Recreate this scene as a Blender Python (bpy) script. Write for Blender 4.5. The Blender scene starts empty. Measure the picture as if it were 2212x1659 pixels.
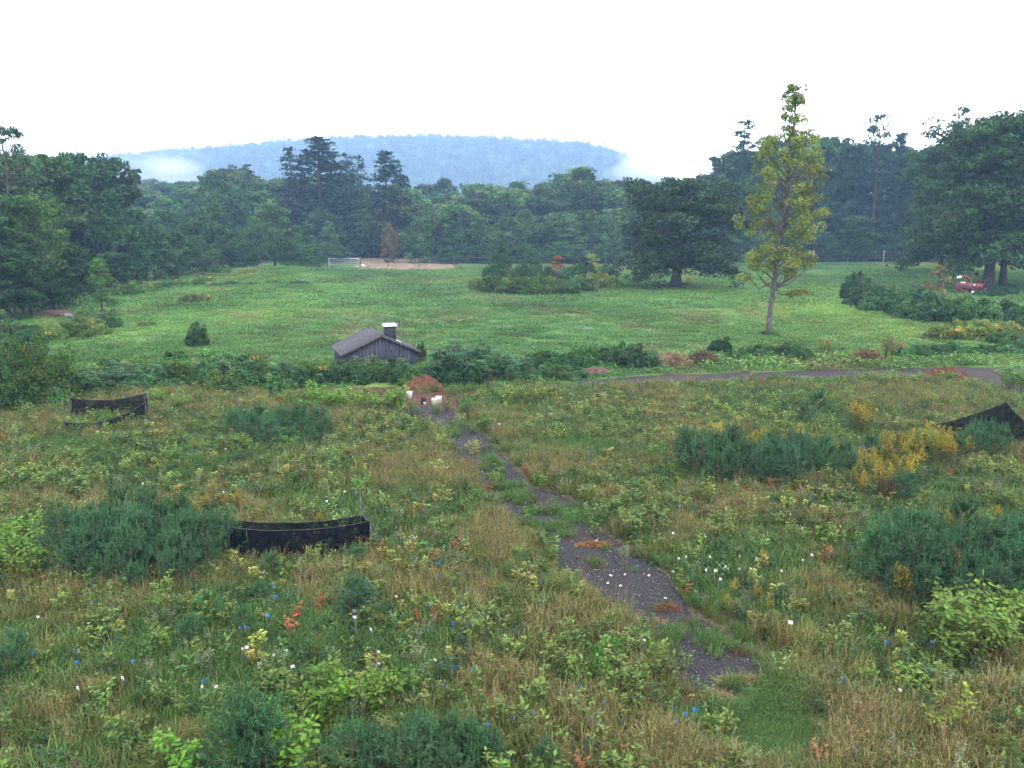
import bpy, math, random
import numpy as np

sc = bpy.context.scene
COL = sc.collection

# ------------------------------------------------------------------ camera, sky, sun, exposure
CAM_H = 8.4
FD = 1915.7                       # focal length in pixels of a 2212-px wide picture
CX, CY, HORIZON = 1106.0, 829.5, 484.0
TH = math.atan((CY - HORIZON) / FD)
cam_data = bpy.data.cameras.new('camera')
cam_data.sensor_width = 36.0
cam_data.lens = 36.0 * FD / 2212.0
cam_data.clip_start = 0.1
cam_data.clip_end = 6000.0
cam = bpy.data.objects.new('camera', cam_data)
COL.objects.link(cam)
cam.location = (0, 0, CAM_H)
cam.rotation_euler = (math.pi / 2 - TH, 0, 0)
sc.camera = cam

SUN_EL, SUN_AZ = math.radians(46), math.radians(150)      # late morning, behind thick cloud
world = bpy.data.worlds.new('World')
sc.world = world
world.use_nodes = True
wn = world.node_tree
wn.nodes.clear()
w_out = wn.nodes.new('ShaderNodeOutputWorld')
w_bg = wn.nodes.new('ShaderNodeBackground')
w_sky = wn.nodes.new('ShaderNodeTexSky')
w_sky.sky_type = 'NISHITA'
w_sky.sun_disc = False
w_sky.sun_elevation = SUN_EL
w_sky.sun_rotation = SUN_AZ
w_sky.dust_density = 4.0
w_mix = wn.nodes.new('ShaderNodeMix')
w_mix.data_type = 'RGBA'
w_mix.inputs[0].default_value = 0.92                       # closed cloud cover over the clear sky
w_mix.inputs[7].default_value = (12.6, 12.6, 12.6, 1)
wn.links.new(w_sky.outputs[0], w_mix.inputs[6])
wn.links.new(w_mix.outputs[2], w_bg.inputs[0])
w_bg.inputs[1].default_value = 0.12
wn.links.new(w_bg.outputs[0], w_out.inputs[0])

sun_data = bpy.data.lights.new('sun', 'SUN')
sun_data.energy = 0.9
sun_data.angle = math.radians(40)
sun_data.color = (1.0, 0.96, 0.9)
sun = bpy.data.objects.new('sun', sun_data)
COL.objects.link(sun)
sun.location = (0, 0, 60)
sun.rotation_euler = (math.pi / 2 - SUN_EL, 0, math.pi - SUN_AZ)

sc.view_settings.view_transform = 'Standard'
sc.view_settings.look = 'None'
sc.view_settings.gamma = 1.0
sc.view_settings.exposure = 1.75
sc.render.engine = 'CYCLES'
cy = sc.cycles
cy.max_bounces = 5
cy.diffuse_bounces = 2
cy.glossy_bounces = 1
cy.transmission_bounces = 3
cy.transparent_max_bounces = 10
cy.volume_bounces = 1
cy.use_denoising = True
cy.use_adaptive_sampling = True
cy.adaptive_threshold = 0.02
HAZE_DENSITY = 0.00034

rng = np.random.default_rng(7)
RND = random.Random(11)

# ------------------------------------------------------------------ pixels to places
def ray(xd, yd):
    u, v = (xd - CX) / FD, (CY - yd) / FD
    return u, math.cos(TH) + v * math.sin(TH), -math.sin(TH) + v * math.cos(TH)

def P(xd, yd, h=0.0):
    """where the line of sight through a pixel meets a level h above the meadow"""
    dx, dy, dz = ray(xd, yd)
    t = (h - CAM_H) / dz
    return np.array((dx * t, dy * t, h))

def at(xd, Y):
    """ground point at distance Y seen in picture column xd"""
    return np.array(((xd - CX) / FD * (Y * math.cos(TH) + CAM_H * math.sin(TH)), Y, 0.0))

def top_z(yd, Y):
    dx, dy, dz = ray(CX, yd)
    return CAM_H + dz / dy * Y

def to_px(X, Y, Z=0.0):
    Zr = Z - CAM_H
    d = Y * math.cos(TH) - Zr * math.sin(TH)
    v = Y * math.sin(TH) + Zr * math.cos(TH)
    return CX + FD * X / d, CY - FD * v / d

def S(x, y):                       # full-size photo pixels
    return x / 1.15732, y / 1.15732

# ------------------------------------------------------------------ noise
_G = np.random.default_rng(3).random((8, 128, 128))
def vnoise(x, y, s, k=0):
    x = np.asarray(x, float) / s + 31.7 * (k + 1); y = np.asarray(y, float) / s + 17.3 * (k + 1)
    xi, yi = np.floor(x).astype(int), np.floor(y).astype(int)
    fx, fy = x - xi, y - yi
    fx, fy = fx * fx * (3 - 2 * fx), fy * fy * (3 - 2 * fy)
    g = _G[k % 8]
    a = lambda i, j: g[(xi + i) % 128, (yi + j) % 128]
    return (a(0, 0) * (1 - fx) + a(1, 0) * fx) * (1 - fy) + (a(0, 1) * (1 - fx) + a(1, 1) * fx) * fy

def fbm(x, y, s, k=0):
    return 0.55 * vnoise(x, y, s, k) + 0.3 * vnoise(x, y, s / 2.3, k + 1) + 0.15 * vnoise(x, y, s / 5.1, k + 2)

def height(x, y):
    x, y = np.asarray(x, float), np.asarray(y, float)
    z = 0.14 * (vnoise(x, y, 9, 0) - 0.5) + 0.5 * (vnoise(x, y, 45, 1) - 0.5) * np.clip((y - 45) / 40, 0, 1)
    bx, by = at(585, 148)[:2]
    r2 = ((x - bx) / 17) ** 2 + ((y - by) / 13) ** 2
    z = z + 1.25 * np.exp(-r2 * 1.2)                     # low berm in the hay field
    z = z - 1.6 * np.clip((-(x) - 40) / 60, 0, 1) * np.clip((y - 85) / 60, 0, 1)
    return z

def hz(x, y):
    return float(height(x, y))

# ------------------------------------------------------------------ materials
def new_mat(name):
    m = bpy.data.materials.new(name)
    m.use_nodes = True
    nt = m.node_tree
    return m, nt, nt.nodes['Principled BSDF'], nt.nodes['Material Output']

def nd(nt, t, **kw):
    n = nt.nodes.new(t)
    for k, v in kw.items():
        setattr(n, k, v)
    return n

def mul(nt, a, b, fac=1.0):
    m = nd(nt, 'ShaderNodeMix', data_type='RGBA', blend_type='MULTIPLY')
    m.inputs[0].default_value = fac
    nt.links.new(a, m.inputs[6])
    if hasattr(b, 'is_linked'):
        nt.links.new(b, m.inputs[7])
    else:
        m.inputs[7].default_value = (*b, 1)
    return m.outputs[2]

def foliage_mat(name, inst=False, transl=0.22, rough=0.6, spec=0.06):
    m, nt, bs, out = new_mat(name)
    at_ = nd(nt, 'ShaderNodeAttribute', attribute_name='Col')
    if inst:
        oi = nd(nt, 'ShaderNodeAttribute', attribute_name='itint', attribute_type='INSTANCER')
        c = mul(nt, at_.outputs['Color'], oi.outputs['Color'])
    else:
        oi = nd(nt, 'ShaderNodeObjectInfo')
        c = mul(nt, at_.outputs['Color'], oi.outputs['Color'])
    nt.links.new(c, bs.inputs['Base Color'])
    bs.inputs['Roughness'].default_value = rough
    bs.inputs['Specular IOR Level'].default_value = spec
    tr = nd(nt, 'ShaderNodeBsdfTranslucent')
    nt.links.new(mul(nt, c, (1.15, 1.1, 0.55)), tr.inputs[0])
    mx = nd(nt, 'ShaderNodeMixShader')
    mx.inputs[0].default_value = transl
    nt.links.new(bs.outputs[0], mx.inputs[1]); nt.links.new(tr.outputs[0], mx.inputs[2])
    nt.links.new(mx.outputs[0], out.inputs[0])
    return m

def noisy_mat(name, c1, c2, scale=8.0, detail=6.0, rough=0.85, bump=0.3, bdist=0.02, spec=0.08, lo=0.35, hi=0.65, stretch=(1, 1, 1), c3=None, s3=1.0, metal=0.0):
    m, nt, bs, out = new_mat(name)
    tc = nd(nt, 'ShaderNodeTexCoord'); mp = nd(nt, 'ShaderNodeMapping')
    mp.inputs['Scale'].default_value = stretch
    nt.links.new(tc.outputs['Object'], mp.inputs[0])
    nz = nd(nt, 'ShaderNodeTexNoise')
    nz.inputs['Scale'].default_value = scale; nz.inputs['Detail'].default_value = detail
    nt.links.new(mp.outputs[0], nz.inputs['Vector'])
    rp = nd(nt, 'ShaderNodeValToRGB')
    rp.color_ramp.elements[0].position = lo; rp.color_ramp.elements[0].color = (*c1, 1)
    rp.color_ramp.elements[1].position = hi; rp.color_ramp.elements[1].color = (*c2, 1)
    nt.links.new(nz.outputs[0], rp.inputs[0])
    c = rp.outputs[0]
    if c3:
        n3 = nd(nt, 'ShaderNodeTexNoise'); n3.inputs['Scale'].default_value = s3; n3.inputs['Detail'].default_value = 3
        nt.links.new(tc.outputs['Object'], n3.inputs['Vector'])
        r3 = nd(nt, 'ShaderNodeValToRGB'); r3.color_ramp.elements[0].position = 0.48; r3.color_ramp.elements[1].position = 0.62
        nt.links.new(n3.outputs[0], r3.inputs[0])
        mx = nd(nt, 'ShaderNodeMix', data_type='RGBA'); nt.links.new(r3.outputs[0], mx.inputs[0])
        nt.links.new(c, mx.inputs[6]); mx.inputs[7].default_value = (*c3, 1)
        c = mx.outputs[2]
    nt.links.new(c, bs.inputs['Base Color'])
    bs.inputs['Roughness'].default_value = rough; bs.inputs['Specular IOR Level'].default_value = spec
    bs.inputs['Metallic'].default_value = metal
    if bump:
        bp = nd(nt, 'ShaderNodeBump'); bp.inputs['Strength'].default_value = bump; bp.inputs['Distance'].default_value = bdist
        nt.links.new(nz.outputs[0], bp.inputs['Height']); nt.links.new(bp.outputs[0], bs.inputs['Normal'])
    return m

M = {}
M['leaf'] = foliage_mat('leaf')
M['needle'] = foliage_mat('needle', transl=0.1, rough=0.6)
M['meadow'] = foliage_mat('meadow_leaf', inst=True)
M['far_leaf'] = foliage_mat('far_leaf', inst=True, transl=0.15)
M['bark'] = noisy_mat('bark', (0.022, 0.019, 0.017), (0.065, 0.057, 0.05), 6, stretch=(3, 3, 0.6), bump=0.6)
M['pale_bark'] = noisy_mat('pale_bark', (0.03, 0.028, 0.027), (0.1, 0.094, 0.088), 5, stretch=(3, 3, 0.7), bump=0.6)
M['stem'] = noisy_mat('stem', (0.06, 0.05, 0.03), (0.1, 0.09, 0.05), 20)
M['gravel'] = noisy_mat('dark_gravel', (0.009, 0.009, 0.011), (0.044, 0.042, 0.048), 22, 8, bump=0.9, bdist=0.03, lo=0.4, hi=0.75, c3=(0.022, 0.019, 0.018), s3=0.5)
M['road'] = noisy_mat('road_gravel', (0.011, 0.01, 0.012), (0.026, 0.023, 0.027), 6, 8, bump=0.6, bdist=0.03, c3=(0.03, 0.024, 0.019), s3=0.35)
M['redsoil'] = noisy_mat('red_soil', (0.028, 0.015, 0.011), (0.07, 0.031, 0.02), 9, 8, bump=1.0, bdist=0.06)
M['redmound'] = noisy_mat('red_mound_soil', (0.036, 0.017, 0.011), (0.085, 0.037, 0.022), 7, 8, bump=1.0, bdist=0.08)
M['pinksoil'] = noisy_mat('pale_soil', (0.04, 0.026, 0.02), (0.085, 0.056, 0.044), 6, 8, bump=0.8, bdist=0.05)
M['sand'] = noisy_mat('bare_sand', (0.05, 0.045, 0.025), (0.17, 0.12, 0.09), 0.5, 8, bump=0.3)
M['board'] = noisy_mat('weathered_board', (0.011, 0.013, 0.021), (0.06, 0.065, 0.088), 3.0, 8, stretch=(6, 6, 0.7), bump=0.5, bdist=0.01, lo=0.3, hi=0.72)
M['trim'] = noisy_mat('weathered_trim', (0.025, 0.024, 0.027), (0.06, 0.057, 0.06), 4, 6, bump=0.4, bdist=0.01)
M['shingle'] = noisy_mat('grey_shingle', (0.033, 0.034, 0.042), (0.068, 0.068, 0.08), 14, 6, bump=0.5, bdist=0.012)
M['galv'] = noisy_mat('galvanised_sheet', (0.55, 0.57, 0.6), (0.75, 0.77, 0.8), 3, 4, rough=0.4, bump=0.05, spec=0.5)
M['black_metal'] = noisy_mat('dark_metal', (0.012, 0.012, 0.016), (0.03, 0.03, 0.036), 5, 4, rough=0.6, bump=0.1)
M['white_plastic'] = noisy_mat('white_plastic', (0.38, 0.39, 0.38), (0.55, 0.55, 0.53), 6, 5, rough=0.45, bump=0.03, spec=0.4)
M['black_plastic'] = noisy_mat('black_plastic', (0.015, 0.015, 0.017), (0.03, 0.03, 0.032), 6, 5, rough=0.5, bump=0.03, spec=0.4)
M['red_paint'] = noisy_mat('red_paint', (0.075, 0.012, 0.009), (0.11, 0.018, 0.013), 4, 6, rough=0.45, bump=0.05, spec=0.4)
M['rubber'] = noisy_mat('rubber', (0.015, 0.015, 0.015), (0.03, 0.03, 0.03), 10, 4, rough=0.8)
M['steel'] = noisy_mat('gate_steel', (0.4, 0.43, 0.47), (0.62, 0.65, 0.7), 5, 4, rough=0.45, bump=0.03, spec=0.5)
M['post'] = noisy_mat('post_wood', (0.2, 0.17, 0.12), (0.36, 0.32, 0.25), 8, 6, stretch=(3, 3, .5))
M['dark_post'] = noisy_mat('dark_post', (0.03, 0.03, 0.032), (0.075, 0.07, 0.065), 9, 5, rough=0.7)
M['wire'] = noisy_mat('wire', (0.1, 0.1, 0.1), (0.2, 0.2, 0.2), 9, 3, rough=0.5)
M['blue_flag'] = noisy_mat('blue_flag', (0.016, 0.1, 0.27), (0.03, 0.15, 0.35), 12, 3, rough=0.5, bump=0.05)
M['white_tag'] = noisy_mat('white_tag', (0.42, 0.42, 0.43), (0.55, 0.55, 0.56), 12, 3, rough=0.5, bump=0.05)
M['orange'] = noisy_mat('orange_paint', (0.15, 0.042, 0.02), (0.22, 0.06, 0.03), 12, 3, rough=0.55, bump=0.05)
M['stone'] = noisy_mat('grey_stone', (0.07, 0.07, 0.075), (0.17, 0.165, 0.17), 5, 6, bump=0.5)
M['straw'] = foliage_mat('straw', transl=0.1)

def mesh_fabric():
    m, nt, bs, out = new_mat('black_netting')
    bs.inputs['Base Color'].default_value = (0.004, 0.005, 0.009, 1)
    bs.inputs['Specular IOR Level'].default_value = 0.0
    bs.inputs['Roughness'].default_value = 0.75
    tp = nd(nt, 'ShaderNodeBsdfTransparent')
    tc = nd(nt, 'ShaderNodeTexCoord'); nz = nd(nt, 'ShaderNodeTexNoise'); nz.inputs['Scale'].default_value = 5
    nt.links.new(tc.outputs['Object'], nz.inputs['Vector'])
    mr = nd(nt, 'ShaderNodeMapRange'); mr.inputs[1].default_value = 0.3; mr.inputs[2].default_value = 0.75
    mr.inputs[3].default_value = 0.8; mr.inputs[4].default_value = 0.42
    nt.links.new(nz.outputs[0], mr.inputs[0])
    mx = nd(nt, 'ShaderNodeMixShader')
    nt.links.new(mr.outputs[0], mx.inputs[0]); nt.links.new(tp.outputs[0], mx.inputs[1]); nt.links.new(bs.outputs[0], mx.inputs[2])
    nt.links.new(mx.outputs[0], out.inputs[0])
    return m
M['netting'] = mesh_fabric()

# ------------------------------------------------------------------ mesh building
class MB:
    def __init__(self):
        self.V, self.F, self.C, self.n = [], [], [], 0
    def add(self, V, F, C=(1, 1, 1)):
        V = np.asarray(V, np.float32).reshape(-1, 3)
        F = np.asarray(F, np.int64)
        C = np.asarray(C, np.float32)
        if C.ndim == 1:
            C = np.tile(C, (len(V), 1))
        self.V.append(V); self.F.append(F + self.n); self.C.append(C[:, :3]); self.n += len(V)
        return self
    def mesh(self, name, mat, smooth=False):
        me = bpy.data.meshes.new(name)
        V = np.concatenate(self.V); C = np.concatenate(self.C)
        tot = np.concatenate([np.full(len(f), f.shape[1]) for f in self.F])
        loops = np.concatenate([f.ravel() for f in self.F])
        me.vertices.add(len(V)); me.vertices.foreach_set('co', V.ravel())
        me.loops.add(len(loops)); me.loops.foreach_set('vertex_index', loops.astype(np.int32))
        me.polygons.add(len(tot))
        me.polygons.foreach_set('loop_start', np.concatenate([[0], np.cumsum(tot)[:-1]]).astype(np.int32))
        if smooth:
            me.polygons.foreach_set('use_smooth', np.ones(len(tot), bool))
        a = me.attributes.new('Col', 'FLOAT_COLOR', 'POINT')
        a.data.foreach_set('color', np.concatenate([C, np.ones((len(C), 1), np.float32)], 1).ravel())
        me.update(calc_edges=True)
        me.materials.append(mat)
        return me
    def box(self, c, s, R=None):
        v = np.array([(x, y, z) for x in (-.5, .5) for y in (-.5, .5) for z in (-.5, .5)]) * np.array(s)
        if R is not None:
            v = v @ np.asarray(R).T
        return self.add(v + np.array(c), [(0, 1, 3, 2), (4, 6, 7, 5), (0, 4, 5, 1), (2, 3, 7, 6), (0, 2, 6, 4), (1, 5, 7, 3)])
    def tube(self, pts, rad, sides=7, col=(1, 1, 1), cap=True):
        pts = np.asarray(pts, float); n = len(pts)
        rad = np.broadcast_to(np.asarray(rad, float), (n,))
        T = np.gradient(pts, axis=0); T /= np.linalg.norm(T, axis=1)[:, None] + 1e-9
        ref = np.array((1.0, 0, 0)) if abs(T[0, 0]) < 0.8 else np.array((0, 1.0, 0))
        A = np.cross(T, ref); A /= np.linalg.norm(A, axis=1)[:, None] + 1e-9
        B = np.cross(T, A)
        an = np.linspace(0, 2 * np.pi, sides, endpoint=False)
        V = (pts[:, None] + rad[:, None, None] * (np.cos(an)[None, :, None] * A[:, None] + np.sin(an)[None, :, None] * B[:, None])).reshape(-1, 3)
        i = np.arange(n - 1)[:, None] * sides; j = np.arange(sides)[None]; k = (j + 1) % sides
        self.add(V, np.stack([i + j, i + k, i + sides + k, i + sides + j], -1).reshape(-1, 4), col)
        if cap:
            self.F.append((np.arange(sides)[::-1] + self.n - len(V)).reshape(1, -1))
            self.F.append((np.arange(sides) + self.n - sides).reshape(1, -1))
        return self

def unit(v):
    return v / (np.linalg.norm(v, axis=-1, keepdims=True) + 1e-9)

def rand_dir(r, n):
    return unit(r.normal(size=(n, 3)))

def kites(mb, p, T, N, L, W, C, fold=0.1, mid=0.45):
    """leaf-shaped faces: base p, direction T, normal N"""
    T = unit(T); Sd = unit(np.cross(N, T)); N = np.cross(T, Sd)
    L = np.broadcast_to(np.asarray(L, float), (len(p),))[:, None]; W = np.broadcast_to(np.asarray(W, float), (len(p),))[:, None]
    m_ = p + T * L * mid + N * W * fold
    V = np.stack([p, m_ + Sd * W / 2, p + T * L, m_ - Sd * W / 2], 1).reshape(-1, 3)
    mb.add(V, np.arange(len(p) * 4).reshape(-1, 4), np.repeat(np.asarray(C), 4, 0))

_OUT = np.array([(0, 0), (.12, .1), (.1, .22), (.3, .36), (.17, .46), (.34, .66), (.17, .76), (.1, .93), (0, 1)])
def lobed(mb, p, T, N, L, C, fold=0.25):
    """lobed oak leaves, two halves folded along the midrib"""
    T = unit(T); Sd = unit(np.cross(N, T)); N = np.cross(T, Sd)
    L = np.asarray(L)[:, None, None]
    for s in (1, -1):
        V = p[:, None] + L * (T[:, None] * _OUT[None, :, 1:] + s * Sd[:, None] * _OUT[None, :, :1] + N[:, None] * fold * _OUT[None, :, :1])
        F = np.arange(len(p) * 9).reshape(-1, 9)
        mb.add(V.reshape(-1, 3), F if s > 0 else F[:, ::-1], np.repeat(C, 9, 0))

def tints(r, n, col, var=0.15, hue=0.08):
    c = np.asarray(col) * (1 + var * r.normal(size=(n, 1))).clip(0.5, 1.6)
    c = c * (1 + hue * r.normal(size=(n, 3)))
    return c.clip(0.004, 0.9)

# ------------------------------------------------------------------ plants: each returns [(part name, mesh)]
def clump_cards(mb, r, cen, rad, n, size, col, flat=0.35, droop=0.0):
    """leaf faces through flattened puffs of foliage"""
    k = len(cen)
    ci = np.repeat(np.arange(k), n)
    d = rand_dir(r, k * n); d[:, 2] = d[:, 2] * 0.85 + 0.2
    d = unit(d)
    p = cen[ci] + d * rad[ci] * (r.random((k * n, 1)) ** 0.5 * 0.55 + 0.5)
    N = unit(d * 0.5 + np.array((0, 0, 0.55)) + 0.55 * rand_dir(r, k * n))
    T = unit(rand_dir(r, k * n) + d * 0.5 - np.array((0, 0, droop)))
    cc = (1 + 0.3 * r.normal(size=(k, 1))).clip(.45, 1.8) * (1 + 0.07 * r.normal(size=(k, 3)))
    C = tints(r, k * n, col, 0.16, 0.05) * cc[ci]
    s = size * (0.65 + 0.7 * r.random(k * n))
    kites(mb, p - T * s[:, None] * .5, T, N, s, s * 0.72, C.clip(.004, .9), 0.12)

def profile(kind, t):
    t = np.clip(t, 0, 1)
    if kind == 'round': return np.sqrt(np.clip(1 - (2 * t - 0.9) ** 2, 0.02, 1)) ** 0.9
    if kind == 'oval':  return np.sin(np.pi * np.clip(t * 0.93 + 0.07, 0, 1)) ** 0.75
    if kind == 'oak':   return np.where(t < .25, 0.72 + 1.1 * t, 1.0 - 0.0 * t) * np.sqrt(np.clip(1 - ((t - .25) / .76).clip(0, 1) ** 2.4, .03, 1))
    if kind == 'cone':  return np.clip(1.02 - t, 0.04, 1) ** 0.8 * np.clip(t * 8 + .4, 0, 1)
    return np.sin(np.pi * t)

def deciduous(seed, H, R, base, nclump, ncard, size, col, shape='round', r0=None, crad=0.2, bark='bark', nlimb=16, droop=0.1, shell=0.3):
    r = np.random.default_rng(seed)
    r0 = r0 or H * 0.018
    ph = r.random(6) * 6.28
    n = nclump
    t = r.random(n) ** 0.85; az = r.random(n) * 2 * np.pi
    lob = 1 + .24 * np.sin(3 * az + ph[0] + 5 * t) + .18 * np.sin(5 * az + ph[1] - 9 * t) + .13 * r.normal(size=n)
    rr = R * profile(shape, t) * lob * np.sqrt(r.random(n) * (1 - shell) + shell)
    lean = np.array([r.normal() * .02 * H, r.normal() * .02 * H])
    cen = np.stack([rr * np.cos(az) + lean[0] * t, rr * np.sin(az) + lean[1] * t, (base + (1 - base) * t * 0.96) * H], 1)
    rad = (crad * R * (0.65 + 0.8 * r.random((n, 1)))) * np.array((1, 1, 0.62))
    cm = MB(); clump_cards(cm, r, cen, rad, ncard, size, col, droop=droop)
    tm = MB()
    k = 9; tt = np.linspace(0, 1, k)
    px = lean[0] * tt ** 2 + r.normal(size=k) * .003 * H * tt; py = lean[1] * tt ** 2 + r.normal(size=k) * .003 * H * tt
    tz = tt * H * 0.86
    trunk = np.stack([px, py, tz], 1); trunk[0, 2] = -0.25
    tm.tube(trunk, np.interp(tt, [0, .06, .3, 1], [r0 * 1.35, r0, r0 * .78, r0 * .12]), 9)
    for i in r.choice(n, min(nlimb, n), replace=False):
        c = cen[i]; dd = np.hypot(c[0], c[1])
        z0 = max(base * H * 0.75, min(c[2] - 0.35 * dd, H * 0.8))
        s = np.array([np.interp(z0, tz, px), np.interp(z0, tz, py), z0])
        u = np.linspace(0, 1, 5)[:, None]
        pt = s + (c - s) * u; pt[:, 2] += np.sin(u[:, 0] * np.pi) * 0.08 * dd; pt += r.normal(size=pt.shape) * 0.02 * dd * (u > 0)
        rb = r0 * 0.36 * (1 - z0 / H * .6)
        tm.tube(pt, np.linspace(rb, rb * .2, 5), 5, cap=False)
    return [('trunk', tm.mesh('trunk', M[bark], True)), ('crown', cm.mesh('crown', M['leaf']))]

def limbed(seed, H, R, base, nlimb, ncard, size, col, shape='oak', r0=None, crad=.12, bark='bark', droop=.15, low=-8):
    """broadleaf tree grown limb by limb: layered sprays of leaves with gaps between the limbs"""
    r = np.random.default_rng(seed); r0 = r0 or H * .018
    tm, cm = MB(), MB()
    k = 8; tt = np.linspace(0, 1, k)
    wob = np.cumsum(r.normal(size=(k, 2)) * .006 * H, 0) * tt[:, None]
    trunk = np.concatenate([wob, (tt * H * .8)[:, None]], 1); trunk[0, 2] = -.25
    tm.tube(trunk, np.interp(tt, [0, .06, .35, 1], [r0 * 1.4, r0, r0 * .75, r0 * .1]), 9)
    cen, rad = [], []
    for i in range(nlimb):
        t = (i + r.random()) / nlimb
        z0 = H * (base + .05 + (.76 - base) * t ** .9)
        el = math.radians(low + 84 * t ** 1.5 + 9 * r.normal()); az = i * 2.39996 + r.normal() * .45
        tip_t = np.clip((z0 / H + .12 * math.sin(el) - base) / (1 - base), .03, .97)
        L = R * float(profile(shape, np.array(tip_t))) * (.72 + .42 * r.random())
        L = max(.18 * R, min(L / max(.3, math.cos(el)), (H * 1.0 - z0) / max(.12, math.sin(el)) if el > 0 else 9e9))
        o = np.array((math.cos(az) * math.cos(el), math.sin(az) * math.cos(el), math.sin(el)))
        s0 = np.array([np.interp(z0, trunk[:, 2], trunk[:, 0]), np.interp(z0, trunk[:, 2], trunk[:, 1]), z0])
        u = np.linspace(0, 1, 6); pt = s0 + o * (u * L)[:, None]
        pt[:, 2] += L * (.10 * np.sin(u * np.pi) - droop * .5 * u ** 2); pt += r.normal(size=pt.shape) * .018 * L * (u > 0)[:, None]
        rb = r0 * (.42 - .22 * t)
        tm.tube(pt, np.linspace(rb, rb * .15, 6), 5, cap=False)
        side = unit(np.cross(o, (0, 0, 1.0)))
        for q in np.linspace(.3, 1.0, max(3, int(2 + 6 * L / R))):
            c = np.array([np.interp(q, u, pt[:, j]) for j in range(3)])
            for sg in (-1, 0, 1):
                if r.random() < .16: continue
                off = side * sg * L * .26 * (1.15 - .55 * q) * (.5 + r.random()) + o * .05 * L * r.normal()
                e = c + off + np.array((0, 0, .05 * L * r.normal() - .03 * L * abs(sg)))
                if sg and r.random() < .5: tm.tube([c, e], [rb * .2, .02], 4, cap=False)
                cen.append(e); rad.append(crad * R * (.65 + .75 * r.random()) * np.array((1, 1, .5)))
    clump_cards(cm, r, np.array(cen), np.array(rad), ncard, size, col, droop=droop)
    return [('trunk', tm.mesh('trunk', M[bark], True)), ('crown', cm.mesh('crown', M['leaf']))]

def conifer(seed, H, R, bare, col, size=0.7, gap=0.15, ncl=7, up=0.25, step=1.55, top=0.7, dead=0):
    r = np.random.default_rng(seed); r0 = H * 0.016
    tm, cm = MB(), MB()
    z = np.linspace(0, H, 8)
    tm.tube(np.stack([r.normal(size=8) * .05, r.normal(size=8) * .05, z - .25 * (z == 0)], 1), np.linspace(r0, .04, 8), 8)
    ps, Ts, Cs = [], [], []
    zz = bare * H
    while zz < H * 0.985:
        t = (zz - bare * H) / (H - bare * H)
        for _ in range(r.integers(6, 9)):
            if r.random() < gap: continue
            a = r.random() * 6.283; L = R * (np.clip(1.02 - t, .02, 1) ** top) * (0.55 + .65 * r.random()) * min(1, .55 + t * 2.2) + .25
            o = np.array((math.cos(a), math.sin(a), 0))
            u = np.linspace(0, 1, 5)
            pt = np.array((0, 0, zz)) + o * (u * L)[:, None]; pt[:, 2] += L * (-.12 * u + up * u ** 2)
            tm.tube(pt, np.linspace(.018 * L + .015, .012, 5), 4, cap=False)
            m = max(2, int(ncl * L / R + 1))
            for q in np.linspace(.35, 1.0, m):
                c = np.array([np.interp(q, u, pt[:, j]) for j in range(3)])
                nn = 8
                pp = c + r.normal(size=(nn, 3)) * np.array((.34, .34, .06)) * (.5 + .16 * L)
                ps.append(pp); Ts.append(unit(o * .9 + np.array((0, 0, .25)) + .75 * r.normal(size=(nn, 3))))
                Cs.append(np.full((nn, 1), 1 + .2 * r.normal()))
        zz += step * (0.7 + .5 * r.random()) * (1.05 - .55 * t)
    for _ in range(dead):                                    # bare snags below the live crown
        a = r.random() * 6.283; zb = H * (.25 * bare + .75 * bare * r.random()); L = .5 * R * r.random() + .4
        tm.tube([(0, 0, zb), (math.cos(a) * L, math.sin(a) * L, zb + .12 * L)], [.05, .015], 4, cap=False)
    p = np.concatenate(ps); T = np.concatenate(Ts); n = len(p)
    N = unit(np.array((0, 0, 1.0)) + .5 * r.normal(size=(n, 3)))
    s = size * (.6 + .7 * r.random(n))
    kites(cm, p, T, N, s, s * .5, (tints(r, n, col, .14, .05) * np.concatenate(Cs)).clip(.004, .9), .15)
    return [('trunk', tm.mesh('trunk', M['bark'], True)), ('crown', cm.mesh('crown', M['needle']))]

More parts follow.
